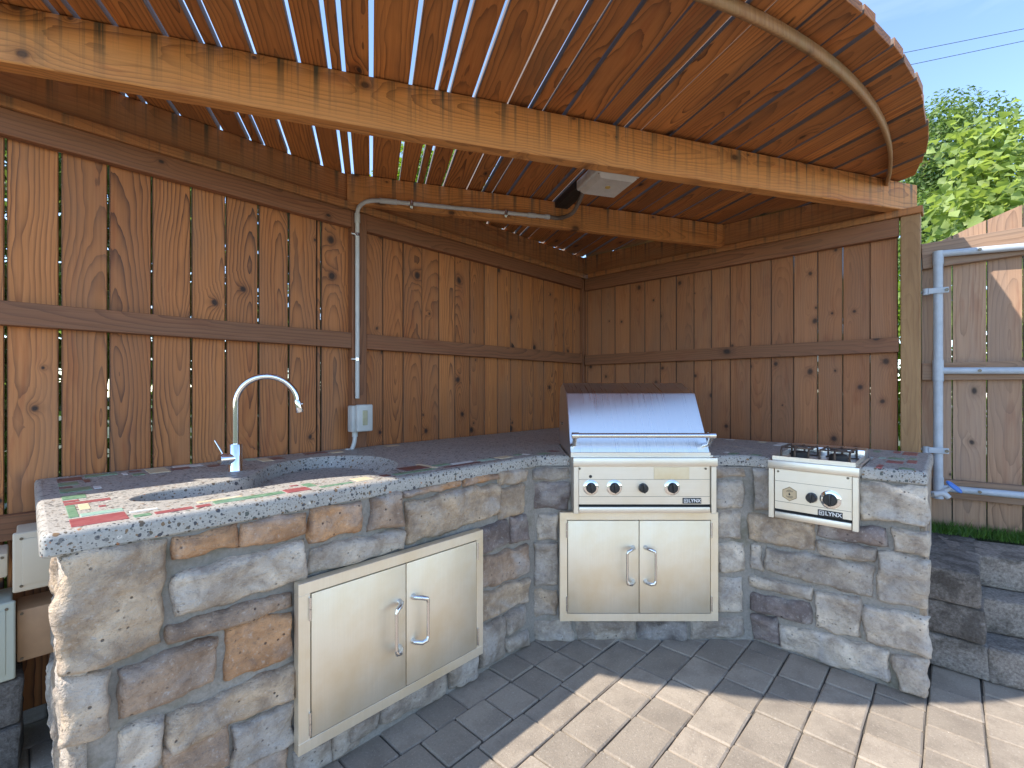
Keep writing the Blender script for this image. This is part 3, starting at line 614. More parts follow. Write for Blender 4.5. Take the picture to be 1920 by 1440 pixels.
grill = thing('barbecue_grill', 'stainless built-in barbecue grill with closed hood and four black knobs', 'grill', (.627, 2.45, .66))
xc = .634; x0, x1 = xc - .3405, xc + .3405; yf = 2.205
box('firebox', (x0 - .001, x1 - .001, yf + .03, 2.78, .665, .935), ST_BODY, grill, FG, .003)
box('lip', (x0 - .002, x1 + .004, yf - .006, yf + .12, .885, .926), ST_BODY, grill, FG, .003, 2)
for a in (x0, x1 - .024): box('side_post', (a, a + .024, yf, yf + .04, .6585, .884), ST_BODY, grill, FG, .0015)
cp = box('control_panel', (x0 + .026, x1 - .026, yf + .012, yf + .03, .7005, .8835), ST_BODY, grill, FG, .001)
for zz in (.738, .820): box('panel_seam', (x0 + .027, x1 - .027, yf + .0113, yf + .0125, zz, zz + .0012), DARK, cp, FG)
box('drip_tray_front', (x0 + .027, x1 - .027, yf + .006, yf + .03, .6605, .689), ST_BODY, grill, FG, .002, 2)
box('tray_slot', (x0 + .024, x1 - .024, yf + .018, yf + .035, .689, .7005), DARK, grill, FG)
zk = EYE - (914.8 - 728) / 868 * yf
for px in (1108.5, 1152.6, 1261.4): knob(FG, (px - 960) / 868 * yf, yf + .012, zk, .0255, cp)
knob(FG, (1207 - 960) / 868 * yf, yf + .012, zk - .002, .0225, cp, False)
tubes('ignition_hole', [([((1108 - 960) / 868 * yf, yf + .013, zk + .052), ((1108 - 960) / 868 * yf, yf + .0105, zk + .052)], .0075)], BLACK, cp, FG, 16)
box('label_plate', ((1227.5 - 960) / 868 * yf, (1294 - 960) / 868 * yf, yf + .0100, yf + .0122, .8215, .879), steel('stained_steel_plate', (.76, .70, .56), .38, (3, 3, 200), .05, .8), cp, FG, .0006)
for px in (1087.5, 1325): tubes('screw', [([((px - 960) / 868 * yf, yf + .013, .872), ((px - 960) / 868 * yf, yf + .0085, .872)], .0052)], SCREW, cp, FG, 10)
badge(FG, (1299 - 960) / 868 * yf, yf + .012, .7185, .089, cp)
hx0, hx1 = .284, .954
prof = [(2.235, .9265), (2.235, .950), (2.413, 1.229), (2.60, 1.286), (2.72, 1.262), (2.775, 1.15), (2.785, .9265)]
hood = prism('hood', prof, hx0, hx1, ST_HOOD, grill, FG, bev=.003)
prism('hood_trim', [(2.226, .9262), (2.226, .9475), (2.25, .9495), (2.25, .9262)], hx0 - .001, hx1 + .001, ST_BODY, hood, FG)
hy, hz = 2.165, 1.036
tubes('hood_handle', [([(hx0 + .006, hy, hz), (hx1 - .016, hy, hz)], .0115), ([(hx0 - .004, hy, hz), (hx0 + .028, hy, hz)], .0145), ([(hx1 - .036, hy, hz), (hx1 - .004, hy, hz)], .0145)], ST_HAND, hood, FG, 20)
for a in (hx0 + .012, hx1 - .020):
    tubes('handle_bracket', [([(a, hy, hz), (a, hy + .03, hz - .045), (a, hy + .085, hz - .055)], [.011, .010, .013])], ST_HAND, hood, FG, 12)
tubes('hood_pivot', [([(hx0 - .006, 2.60, 1.06), (hx0 + .002, 2.60, 1.06)], .008)], SCREW, hood, FG, 10)

# ------------------------------------------------------------------ side burner (frame FB, front plane y=2.44)
sb = thing('side_burner', 'small stainless double side burner with open iron grates in the right counter wing', 'side burner', tuple(FB @ Vector((-.46, 2.55, .65))))
bx0, bx1, by = -.637, -.291, 2.438
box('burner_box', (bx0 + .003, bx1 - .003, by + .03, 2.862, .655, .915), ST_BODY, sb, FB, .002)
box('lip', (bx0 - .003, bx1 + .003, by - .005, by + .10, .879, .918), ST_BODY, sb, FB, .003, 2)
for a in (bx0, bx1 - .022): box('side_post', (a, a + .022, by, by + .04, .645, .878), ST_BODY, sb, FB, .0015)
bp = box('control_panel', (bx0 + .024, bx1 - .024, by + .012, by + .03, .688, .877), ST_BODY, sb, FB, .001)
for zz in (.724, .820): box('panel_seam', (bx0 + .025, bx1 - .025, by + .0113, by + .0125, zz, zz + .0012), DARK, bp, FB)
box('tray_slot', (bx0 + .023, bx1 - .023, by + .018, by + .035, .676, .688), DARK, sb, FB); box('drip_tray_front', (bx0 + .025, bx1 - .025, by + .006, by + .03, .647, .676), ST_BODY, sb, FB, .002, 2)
def z5(a, b): return (1400 + a / 5.053, 800 + b / 5.053)
kx, kz = on(FB, *z5(790, 695), by); knob(FB, kx, by + .012, kz, .0285, bp)
kx, kz = on(FB, *z5(611, 675), by); knob(FB, kx, by + .012, kz, .0225, bp, False)
kx, kz = on(FB, *z5(785, 833), by); badge(FB, kx, by + .012, kz, .092, bp)
kx, kz = on(FB, *z5(400, 641), by)
hv = [(kx + .034 * math.sin(R(60 * i)), by + .0095, kz + .034 * math.cos(R(60 * i))) for i in range(6)]; hb = [(a, b + .0025, c) for a, b, c in hv]
hp = link('hexagonal_plate', mesh('hexagonal_plate', hv + hb, [tuple(range(6))] + [(i, i + 6, (i + 1) % 6 + 6, (i + 1) % 6) for i in range(6)]), BRASS, bp, FB)
hr = []
for i in range(6): hr.append(([Vector((kx + .0315 * math.sin(R(60 * j)), by + .0095, kz + .0315 * math.cos(R(60 * j)))) for j in (i, i + 1)], .0006))
tubes('plate_border', hr, INK, hp, FB, 6)
fl = [(0, -.006), (.0035, -.004), (.0038, 0), (.001, .003), (.0005, .0075), (-.002, .004), (-.0038, 0), (-.0035, -.004)]
link('flame_mark', mesh('flame_mark', [(kx + a, by + .0088, kz + b) for a, b in fl], [tuple(range(len(fl)))]), INK, hp, FB)
bm = bmesh.new()
for i, (zz, w) in enumerate(((.018, .012), (.0145, .022), (.011, .026), (-.011, .026), (-.0145, .022), (-.018, .014))):
    xx = -w / 2
    while xx < w / 2: L = random.uniform(.002, .005); add_box(bm, kx + xx, kx + xx + L, by + .0086, by + .0096, kz + zz - .0007, kz + zz + .0007); xx += L + .0012
link('fine_print', bm2me(bm, 'fine_print'), INK, hp, FB)
for q in ((292, 425), (955, 492)):
    kx, kz = on(FB, *z5(*q), by); tubes('screw', [([(kx, by + .013, kz), (kx, by + .0085, kz)], .005)], SCREW, bp, FB, 10)
# pan: rim walls, floor, raised back box
tz = .938
bm = bmesh.new()
for q in ((bx0 + .012, bx1 - .012, by + .012, by + .016, .918, tz), (bx0 + .012, bx0 + .016, by + .016, 2.74, .918, tz), (bx1 - .016, bx1 - .012, by + .016, 2.74, .918, tz)): add_box(bm, *q, .001)
link('pan_rim', bm2me(bm, 'pan_rim'), ST_BODY, sb, FB); box('burner_pan', (bx0 + .016, bx1 - .016, by + .016, 2.74, .9152, .9195), ST_BODY, sb, FB)
box('back_riser', (bx0 + .012, bx1 - .012, 2.74, 2.862, .916, .962), ST_HOOD, sb, FB, .003, 2)
for k, cx in enumerate((bx0 + .095, bx1 - .095)):
    cy = 2.60; z = .972
    tubes('burner_cap', [([(cx, cy, .919), (cx, cy, .945), (cx, cy, .950)], [.038, .036, .03])], CAST, sb, FB, 24)
    lst = []
    for dx in (-.056, 0, .056):
        lst.append(([(cx + dx, cy - .10, .921), (cx + dx, cy - .10, z - .012), (cx + dx, cy - .09, z), (cx + dx, cy + .09, z), (cx + dx, cy + .10, z - .012), (cx + dx, cy + .10, .921)], .0046))
    for dy in (-.05, .05): lst.append(([(cx - .066, cy + dy, z - .001), (cx + .066, cy + dy, z - .001)], .0042))
    lst.append(([(cx - .066, cy - .10, .924), (cx + .066, cy - .10, .924)], .004)); lst.append(([(cx - .066, cy + .10, .924), (cx + .066, cy + .10, .924)], .004))
    lst.append((arc_pts((cx, cy, z + .001), .03, 0, 2 * math.pi, (1, 0, 0), (0, 1, 0), 16), .0045))
    tubes('grate', lst, plain('heat_tinted_iron', (.13, .095, .075), .45, .6), sb, FB, 8)

# ------------------------------------------------------------------ faucet
fc = thing('faucet', 'chrome gooseneck kitchen faucet standing behind the concrete sink', 'faucet', tuple(FA @ Vector((.590, 2.125, ZT))))
F0 = FA @ Vector((.590, 2.125, ZT)); D = Vector((.93, .36, 0)).normalized(); Zv = Vector((0, 0, 1))
tubes('faucet_body', [([F0, F0 + Zv * .004, F0 + Zv * .108, F0 + Zv * .110], [.027, .0255, .0255, .024])], CHROME, fc, n=28)
pc = F0 + D * .115 + Zv * .272
pts = [F0 + Zv * .105, F0 + Zv * .2] + arc_pts(pc, .115, math.pi, R(8), D, Zv, 24); tip = pts[-1]; dn = (pts[-1] - pts[-2]).normalized()
tubes('spout', [(pts, .0125)], CHROME, fc, n=18)
tubes('spray_head', [([tip, tip + dn * .006, tip + dn * .052, tip + dn * .055], [.0125, .0145, .0155, .014])], CHROME, fc, n=20)
sd = Vector((-.60, -.80, 0)).normalized(); hc = F0 + Zv * .052
tubes('handle_hub', [([hc + sd * .01, hc + sd * .055, hc + sd * .060], [.0235, .0235, .021])], CHROME, fc, n=28)
tubes('lever', [([hc + sd * .045 + Zv * .018, hc + sd * .055 + Vector((-.030, .01, .075))], [.0042, .0034])], CHROME, fc, n=12)
tubes('spray_button', [([tip + dn * .018 + D * .012, tip + dn * .018 + D * .0185], .005)], ST_HAND, fc, n=10)

# ------------------------------------------------------------------ fences
def board(fr, x, w, y0, th, z0, z1, mat, par, name='board', bev=.0035, tilt=.0):
    """upright board, local z along its length"""
    bm = bmesh.new(); add_box(bm, -w / 2, w / 2, -th / 2, th / 2, -(z1 - z0) / 2, (z1 - z0) / 2, bev)
    return link(name, bm2me(bm, name), mat, par, fr @ Matrix.Translation((x, y0 + th / 2, (z0 + z1) / 2)) @ Matrix.Rotation(tilt, 4, 'Y') @ Matrix.Rotation(random.uniform(-.008, .008), 4, 'Z'))
def bar(name, a, b, w, h, mat, par, sag=None, n=1, bev=.002, roll=0, up=None):
    """horizontal timber from a to b; local z runs along it, x is up, y its thickness; h height (x), w thickness (y). a,b at centre"""
    a = Vector(a); b = Vector(b); d = b - a; L = d.length; zax = d.normalized(); xax = Vector((0, 0, 1)) if up is None else Vector(up); yax = zax.cross(xax).normalized(); xax = yax.cross(zax)
    m = Matrix.Identity(4)
    for i in range(3): m[i][0] = xax[i]; m[i][1] = yax[i]; m[i][2] = zax[i]
    bm = bmesh.new(); add_box(bm, -h / 2, h / 2, -w / 2, w / 2, -L / 2, L / 2)
    if n > 1:
        ee = [e for e in bm.edges if abs((e.verts[0].co - e.verts[1].co).z) > L * .5]; bmesh.ops.subdivide_edges(bm, edges=ee, cuts=n, use_grid_fill=True)
    if sag:
        for v in bm.verts:
            if v.co.x < 0: v.co.x = sag(v.co.z / L + .5, v.co.x)
    if bev:
        ee = [e for e in bm.edges if e.is_boundary or (len(e.link_faces) == 2 and e.calc_face_angle(0) > .6)]; bmesh.ops.bevel(bm, geom=ee, offset=bev, segments=1, affect='EDGES')
    m.translation = (a + b) / 2
    return link(name, bm2me(bm, name), mat, par, m)
fa = thing('cedar_fence', 'tall cedar board fence behind the sink, with a middle rail and a square post', 'fence', tuple(FA @ Vector((1.3, 2.50, 0))))
VB = 2.49
ue = [-.94, -.80, -.66, -.52, -.335, -.194, -.053, .090, .231, .372, .514, .652, .794, .938, 1.083, 1.106, 1.269]
ue2 = [1.345, 1.484, 1.626, 1.766, 1.903, 2.041, 2.177, 2.317, 2.454, 2.594, 2.729, 2.865, 3.001, 3.138, 3.274, 3.408, 3.53]
for E_, gap in ((ue, .0062), (ue2, .0022)):
    for a, b in zip(E_, E_[1:]):
        gp = gap * random.uniform(.6, 1.3); board(FA, (a + b) / 2, (b - a) - gp, VB + random.uniform(-.001, .003), .019, .06, 2.256 if a > -.53 else 2.055, W_FENCE, fa, tilt=random.uniform(-.0012, .0012))  # unseen left-end boards cut lower so the sun reaches the counter
def abar(name, u0, u1, v, z0, z1, th, mat, par=None, **k):   # front face at v
    return bar(name, FA @ Vector((u0, v + th / 2, (z0 + z1) / 2)), FA @ Vector((u1, v + th / 2, (z0 + z1) / 2)), th, z1 - z0, mat, par or fa, **k)
abar('rail', -1.1, -.52, 2.447, 1.965, 2.052, .041, W_RAIL)  # rail of the unseen lowered end, shaped to let sunlight over
for u0, u1 in ((-.515, 1.262), (1.353, 3.495)):
    abar('rail', u0, u1, 2.447, 1.483, 1.570, .041, W_RAIL); abar('rail', u0, u1, 2.447, 2.163, 2.2565, .041, W_RAIL); abar('rail', u0, u1, 2.447, .71, .80, .041, W_RAIL)
board(FA, 1.307, .089, 2.440, .088, 0, 2.2565, W_RAIL, fa, 'post', .004); board(FA, 3.545, .06, 2.450, .06, 0, 2.2565, W_RAIL, fa, 'post', .004); board(FA, -1.15, .089, 2.440, .088, 0, 2.05, W_RAIL, fa, 'post', .004)
abar('top_plate', -.50, 3.60, 2.432, 2.2580, 2.298, .10, W_LEDG)
fb = thing('cedar_fence', 'cedar board fence behind the grill and side burner, ending at a pale treated post', 'fence', tuple(FB @ Vector((-1.3, 3.565, 0))))
xe = [-2.500, -2.436, -2.287, -2.150, -2.005, -1.866, -1.729, -1.595, -1.454, -1.320, -1.186, -1.048, -.915, -.779, -.642, -.507, -.370, -.237]
for a, b in zip(xe, xe[1:]):
    board(FB, (a + b) / 2, (b - a) - .0016 * random.uniform(.5, 1.8), 3.565 + random.uniform(0, .003), .019, .30, 2.256, W_BACK, fb, tilt=random.uniform(-.0012, .0012))
def bbar(name, x0, x1, y, z0, z1, th, mat, par=None, **k):
    return bar(name, FB @ Vector((x0, y + th / 2, (z0 + z1) / 2)), FB @ Vector((x1, y + th / 2, (z0 + z1) / 2)), th, z1 - z0, mat, par or fb, **k)
bbar('rail', -2.44, -.232, 3.523, 1.470, 1.557, .041, W_RAIL); bbar('rail', -2.44, -.232, 3.523, 2.148, 2.2565, .041, W_RAIL)
bbar('top_plate', -2.40, -.125, 3.508, 2.2580, 2.298, .10, W_LEDG)
board(FB, -.180, .089, 3.520, .089, .3, 2.2575, W_POST, fb, 'post', .004)['label'] = 'pale pressure-treated square post'

# ------------------------------------------------------------------ pergola roof
roof = thing('pergola_roof', 'curved-edge slatted cedar pergola roof on two long beams over the counter', 'pergola', (0, 2.4, 2.25))
ZS = 2.457
def sagf(t, x):   # underside of the front beam: heights surveyed along it
    xs = [0, .13, .35, .52, .68, 1.0]; zs_ = [2.275, 2.272, 2.256, 2.262, 2.272, 2.2985]
    return float(np.interp(t, xs, zs_)) - (2.455 + 2.275) / 2
bl = Vector((-2.05, 1.285, 0)); br = Vector((2.392, 2.731, 0)); nb = Vector((-(br - bl).y, (br - bl).x, 0)).normalized()
o_ = nb * .0325
bar('front_beam', bl + o_ + Vector((0, 0, 2.365)), br + o_ + Vector((0, 0, 2.365)), .065, .18, W_BEAM, roof, sag=sagf, n=24, bev=.004)
b2l = Vector((-.925, 2.595, 0)); b2r = Vector((1.575, 3.42, 0))
bar('rear_beam', b2l + Vector((0, 0, 2.373)), b2r + Vector((0, 0, 2.373)), .045, .164, W_BEAM, roof, bev=.003)
bar('ledger', FA @ Vector((-.55, 2.475, 2.3775)), FA @ Vector((3.565, 2.475, 2.3775)), .04, .155, W_LEDG, roof)
bar('ledger', FB @ Vector((-2.452, 3.545, 2.3775)), FB @ Vector((-.28, 3.545, 2.3775)), .04, .155, W_LEDG, roof)
RC = Vector((-.6, 4.45)); RR = 3.42
gq = [-.968, -.913, -.811, -.669, -.564, -.510, -.403, -.256, -.15, -.1, 0, .15, .253, .302, .407, .557, .658, .72, .818, .971, 1.071, 1.123, 1.213, 1.379, 1.528, 1.622, 1.778, 1.885, 2.042, 2.179, 2.264, 2.432, 2.575, 2.727, 2.82, 2.965]
pat = [.15, .10, .052]; q = gq[0]; k = 0; left = []
while q > -2.2: q -= pat[k % 3]; k += 1; left.append(q)
gq = left[::-1] + gq
ca, cb = (Vector((RC.x, RC.y, 0)).dot(SQ), Vector((RC.x, RC.y, 0)).dot(SS))
for i, (a, b) in enumerate(zip(gq, gq[1:])):
    gap = .0165 if a < .45 else (random.uniform(.010, .015) if a < 1.0 else random.choice((.009, .012, .015, .018)))
    w = b - a - gap; m = (a + b) / 2
    if abs(m - ca) >= RR: continue
    s0 = cb - math.sqrt(RR ** 2 - (m - ca) ** 2) + random.uniform(-.018, .018)
    # far end: past fence A (v=2.60) or fence B (u=3.66)
    cand = []
    for ax, lim in ((NX, 2.50), (AX, 3.62)):
        k1 = SS.dot(ax); k0 = SQ.dot(ax) * m
        if k1 > 1e-3: cand.append((lim - k0) / k1)
    s1 = min(cand) + random.uniform(0, .03)
    if s1 - s0 < .06: continue
    z = ZS + (0 if w > .06 else .0) + random.uniform(0, .003)
    L = s1 - s0; sc = (s0 + s1) / 2; bm = bmesh.new(); add_box(bm, -w / 2, w / 2, -.0165, .0165, -L / 2, L / 2)
    jit = random.uniform(-.008, .008)
    for v in bm.verts:
        if v.co.z < 0: v.co.z = cb - math.sqrt(max(.01, RR ** 2 - (m - v.co.x - ca) ** 2)) + jit - sc
    Mx = frame(-SQ, Vector((0, 0, 1)))
    for r_ in range(3): Mx[r_][2] = SS[r_]
    bmesh.ops.bevel(bm, geom=list(bm.edges), offset=.0015, segments=1, affect='EDGES')
    link('slat', bm2me(bm, 'slat'), W_SLAT, roof, Matrix.Translation(SQ * m + SS * sc + Vector((0, 0, z + .0165 + (random.uniform(0, .018) if a > .45 else 0)))) @ Mx)
# bent lath under the slats
V = []; Fc = []; N_ = 60
for i in range(N_ + 1):
    a = R(-114) + (R(-31.6) - R(-114)) * i / N_
    for rr_, zz in ((3.274, 2.414), (3.290, 2.414), (3.290, 2.456), (3.274, 2.456)): V.append((RC.x + rr_ * math.cos(a), RC.y + rr_ * math.sin(a), zz))
for i in range(N_):
    for k in range(4): Fc.append((i * 4 + k, i * 4 + (k + 1) % 4, i * 4 + 4 + (k + 1) % 4, i * 4 + 4 + k))
Fc += [(3, 2, 1, 0), tuple(N_ * 4 + k for k in range(4))]
link('bent_lath', mesh('bent_lath', V, Fc, True), W_LATH, roof)
roof.children
# board beside the lamp, coloured near-black all over
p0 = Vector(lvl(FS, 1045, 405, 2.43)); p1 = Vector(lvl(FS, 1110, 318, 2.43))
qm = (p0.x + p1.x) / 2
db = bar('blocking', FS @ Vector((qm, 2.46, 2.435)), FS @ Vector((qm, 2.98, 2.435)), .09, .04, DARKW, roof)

# ------------------------------------------------------------------ lamp, conduit, switch
lp = [Vector(lvl(FS, x, y, 2.385)) for x, y in ((1120, 321), (1200, 336), (1158, 372), (1082, 362))]
lx0 = (lp[0].x + lp[3].x) / 2; lx1 = (lp[1].x + lp[2].x) / 2; ly0 = (lp[0].y + lp[1].y) / 2; ly1 = (lp[2].y + lp[3].y) / 2
ly0, ly1 = min(ly0, ly1), max(ly0, ly1)
lamp = thing('ceiling_lamp', 'square white canopy lamp with faceted frosted lens under the slats', 'lamp', tuple(FS @ Vector(((lx0 + lx1) / 2, (ly0 + ly1) / 2, 2.45))))
box('lamp_housing', (lx0, lx1, ly0, ly1, 2.395, 2.455), WHITEP, lamp, FS, .012, 3)
cxm, cym = (lx0 + lx1) / 2, (ly0 + ly1) / 2
lv_ = [(lx0 + .012, ly0 + .012, 2.394), (lx1 - .012, ly0 + .012, 2.394), (lx1 - .012, ly1 - .012, 2.394), (lx0 + .012, ly1 - .012, 2.394), (lx0 + .035, ly0 + .03, 2.372), (lx1 - .035, ly0 + .03, 2.372), (lx1 - .035, ly1 - .03, 2.372), (lx0 + .035, ly1 - .03, 2.372), (cxm, cym, 2.380)]
link('lens', mesh('lens', lv_, [(0, 4, 5, 1), (1, 5, 6, 2), (2, 6, 7, 3), (3, 7, 4, 0), (4, 8, 5), (5, 8, 6), (6, 8, 7), (7, 8, 4)]), LENS, lamp, FS)
tubes('led', [([(cxm, cym, 2.381), (cxm, cym, 2.374)], .014)], AMBER, lamp, FS, n=16)
for a in ((lx0 + .02, ly0 + .02), (lx1 - .02, ly0 + .02), (lx0 + .02, ly1 - .02), (lx1 - .02, ly1 - .02)): tubes('lens_screw', [([(a[0], a[1], 2.396), (a[0], a[1], 2.388)], .006)], ST_HAND, lamp, FS, n=10)
cond = thing('electrical_conduit', 'grey plastic conduit running up the fence post and along the rear beam to the lamp', 'conduit', tuple(FA @ Vector((1.30, 2.42, 1.2))))
vc = 2.425
bu, bz = on(FA, 673, 395, vc); b_u = on(FA, 670, 600, vc)[0]
top_pt = FA @ Vector((b_u, vc, 0))
# horizontal run in front of the rear beam face
bd = (b2r - b2l).normalized(); bn = Vector((bd.y, -bd.x, 0))
fp = b2l + bn * .036
def on_beam(x, y):
    r = Vector(((x - 960) / 868, 1, (728 - y) / 868)); nrm = bn; t = fp.dot(nrm) / r.dot(nrm); return Vector((r.x * t, r.y * t, EYE + r.z * t))
h0 = on_beam(712, 376); h1 = on_beam(1030, 407); e0 = Vector((top_pt.x, top_pt.y, bz - .02)); e1 = on_beam(690, 376)
run = [Vector((top_pt.x, top_pt.y, 1.20)), Vector((top_pt.x, top_pt.y, 1.6)), e0]
cr_ = Vector((e0.x, e0.y, h0.z))
for i in range(1, 9):
    t = i / 9; run.append(e0 * (1 - t) ** 2 + cr_ * 2 * t * (1 - t) + h0 * t * t)
run += [h0, h0.lerp(h1, .5), h1]
tubes('conduit_pipe', [(run, .0118)], PVC, cond, n=14)
for a, b in ((e0, e0 + Vector((0, 0, -.05))), (h0, h0.lerp(h1, .09)), (h0.lerp(h1, .86), h0.lerp(h1, .91)), (h1.lerp(h0, .03), h1)): tubes('coupling', [([a, b], .0152)], PVC, cond, n=16)
for p in (h0.lerp(h1, .17), h0.lerp(h1, .72)): tubes('strap', [([p + Vector((0, 0, -.03)), p + Vector((0, 0, -.014)), p + Vector((0, 0, .014)), p + Vector((0, 0, .02))], [.009, .0145, .0145, .009])], ST_HAND, cond, n=10)
for z in (1.42, 2.12): tubes('strap', [([Vector((top_pt.x, top_pt.y, z - .008)), Vector((top_pt.x, top_pt.y, z + .008))], .0145), ([Vector((top_pt.x, top_pt.y, z)) - AX * .038, Vector((top_pt.x, top_pt.y, z))], .007)], ST_HAND, cond, n=10)
le = FS @ Vector((lx0 + .05, ly1 + .0, 2.42))
lg = h1 + (h1 - h0).normalized() * .07
fx = [h1, lg, lg.lerp(le, .35) + Vector((.03, 0, -.03)), lg.lerp(le, .75) + Vector((.02, 0, -.012)), le]
fx = [Vector(p) for p in fx]; sm = []
for i in range(len(fx) - 1):
    a, b, c, d = fx[max(i - 1, 0)], fx[i], fx[i + 1], fx[min(i + 2, len(fx) - 1)]
    for j in range(6):
        t = j / 6; sm.append(.5 * ((2 * b) + (c - a) * t + (2 * a - 5 * b + 4 * c - d) * t * t + (3 * b - a - 3 * c + d) * t ** 3))
tubes('flexible_conduit', [(sm + [le], .0125)], PVCD, cond, n=12)
sw = thing('switch_box', 'grey weatherproof switch box on the fence post with a small window in its cover', 'switch box', tuple(FA @ Vector((1.29, 2.38, 1.06))))
sx0, sz1 = on(FA, 668, 759, 2.36); sx1, sz0 = on(FA, 699, 808, 2.36)
box('box_body', (sx0 - .012, sx1 - .014, 2.385, 2.438, sz0 - .002, sz1 - .006), PVC, sw, FA, .006, 2)
cvv = box('cover', (sx0 + .004, sx1, 2.355, 2.385, sz0, sz1), PVC, sw, FA, .008, 3)
box('cover_window', (sx0 + .035, sx0 + .065, 2.352, 2.357, sz0 + .035, sz1 - .032), plain('dusty_clear_plastic', (.45, .44, .30), .15, 0, .3), cvv, FA, .002)
tubes('lower_conduit', [([(sx0 + .018, 2.41, sz0 - .03), (sx0 + .018, 2.41, sz0 + .004)], .0155), (arc_pts((sx0 - .115, 2.41, sz0 - .03), .133, 0, R(-34), (1, 0, 0), (0, 0, 1), 8) + [Vector((sx0 - .035, 2.41, ZT - .005))], .0115)], PVC, sw, FA, n=14)

# ------------------------------------------------------------------ gate
GD = Vector((2.37, 2.68, 0)).dot(Vector((FGT[0][1], FGT[1][1], 0)))
gw0 = Vector((2.37, 2.68, 0)).dot(gd)
def gp(x, y, d=0): return on(FGT, x, y, GD + d)
gate = thing('garden_gate', 'weathered cedar board gate on a galvanised tube frame, its top edge rising to the right', 'gate', tuple(FGT @ Vector((gw0 + .5, GD, .5))))
bxs = [gp(x, 700)[0] for x in (1729, 1788, 1854)]; pitch = .137; bxs[2] = gp(1854, 700)[0]
while bxs[-1] < gw0 + 1.15: bxs.append(bxs[-1] + pitch)
def gtop(x): return 2.06 + .50 * (x - gw0) - .17 * (x - gw0) ** 2
for i, (a, b) in enumerate(zip(bxs, bxs[1:])):
    w = b - a - .006; zb = .46 + random.uniform(0, .01) ; za, zc = gtop(a), gtop(b)
    cx, cz = (a + b) / 2, (zb + (za + zc) / 2) / 2; V = []
    for yy in (-.009, .009):
        for xx, z in ((-w / 2, zb), (w / 2, zb), (w / 2, zc), (0, gtop(cx)), (-w / 2, za)): V.append((xx, yy, z - cz))
    Fc = [(0, 1, 2, 3, 4), (9, 8, 7, 6, 5)] + [(k, k + 5, (k + 1) % 5 + 5, (k + 1) % 5) for k in range(5)]
    link('board', mesh('board', V, Fc), W_GATE, gate, FGT @ Matrix.Translation((cx, GD + .05, cz)))
for ya, yb in ((458, 505), (681, 713), (897, 937)):
    (xa, z1), (_, z0) = gp(1735, ya, .02), gp(1735, yb, .02)
    if ya > 800: z1, z0 = gp(1790, 900, .02)[1], gp(1790, 934, .02)[1]
    bar('rail', FGT @ Vector((gw0 + .003, GD + .022, (z0 + z1) / 2)), FGT @ Vector((gw0 + 1.15, GD + .022, (z0 + z1) / 2 + (.05 if ya < 500 else 0))), .036, abs(z1 - z0), W_GATER, gate)
tx = gp(1759, 700, -.02)[0]; yt = GD - .02
zt0 = gp(1762, 476, -.02)[1]; zt1 = gp(1920, 462, -.02)[1]; zm = gp(1770, 695, -.02)[1]; zm1 = gp(1920, 695, -.02)[1]; zb0 = gp(1775, 916, -.02)[1]; zb1 = gp(1920, 929, -.02)[1]; xr = gp(1920, 700, -.02)[0]; xe_ = gw0 + 1.1
ex = lambda a, b: a + (b - a) * (xe_ - tx) / (xr - tx)
tubes('frame_tube', [([(tx, yt, zb0), (tx, yt, zt0)], .0215)], GALV, gate, FGT, 18)
for a, b in ((zt0, ex(zt0, zt1)), (zm, ex(zm, zm1)), (zb0, ex(zb0, zb1))):
    tubes('frame_tube', [([(tx, yt, a), (xe_, yt, b)], .0185)], GALV, gate, FGT, 18)
    tubes('tube_sleeve', [([(tx, yt, a - .06), (tx, yt, a + (.06 if a < 1.9 else .015))], .024)], GALV, gate, FGT, 18)
    for k in (.165, .5, .85): tubes('bolt', [([(tx + k, yt - .016, a + (b - a) * k / 1.1), (tx + k, yt - .024, a + (b - a) * k / 1.1)], .008)], SCREW, gate, FGT, 10)
for yy in (546, 844):
    z = gp(1759, yy, -.02)[1]
    hg = box('hinge', (tx - .045, tx + .042, yt - .0285, yt - .0245, z - .016, z + .016), GALV, gate, FGT, .002)
    tubes('hinge_eye', [([(tx - .052, yt - .01, z - .018), (tx - .052, yt - .01, z + .018)], .016)], GALV, hg, FGT, 14); tubes('hinge_bolt', [([(tx + .032, yt - .026, z), (tx + .032, yt - .036, z)], .009)], SCREW, hg, FGT, 8)
    tubes('hinge_pin', [([(tx - .052, yt - .01, z), (gw0 - .03, yt + .03, z)], .008)], GALV, hg, FGT, 8)

# hose tap beside the counter end
def at(x, y, Y): return Vector(((x - 960) / 868 * Y, Y, EYE + (728 - y) / 868 * Y))
tap = thing('hose_tap', 'small grey garden tap with a blue oval handle between the counter end and the gate', 'tap', tuple(at(1762, 925, 2.30)))
TY = 2.30
tubes('tap_body', [([at(1722, 926, TY + .12), at(1757, 926, TY), at(1768, 924, TY - .01), at(1779, 933, TY - .02)], [.014, .015, .016, .013]), ([at(1764, 924, TY), at(1782, 915, TY - .02)], [.014, .010])], GALV, tap, n=14)
w0 = at(1789, 913, TY - .03); wn_ = (at(1789, 913, TY - .03) - at(1766, 924, TY)).normalized(); wa = wn_.cross(Vector((0, 0, 1))).normalized(); wb = wn_.cross(wa)
wa2 = (at(1803, 922, TY - .03) - w0).normalized(); wb2 = wn_.cross(wa2).normalized()
ring = [w0 + wa2 * (.036 * math.cos(a)) + wb2 * (.026 * math.sin(a)) for a in [2 * math.pi * k / 20 for k in range(21)]]
tubes('tap_handle', [(ring, .0062), ([w0 - wa2 * .034, w0 + wa2 * .034], .005), ([w0 - wb2 * .024, w0 + wb2 * .024], .005)], BLUE, tap, n=8)

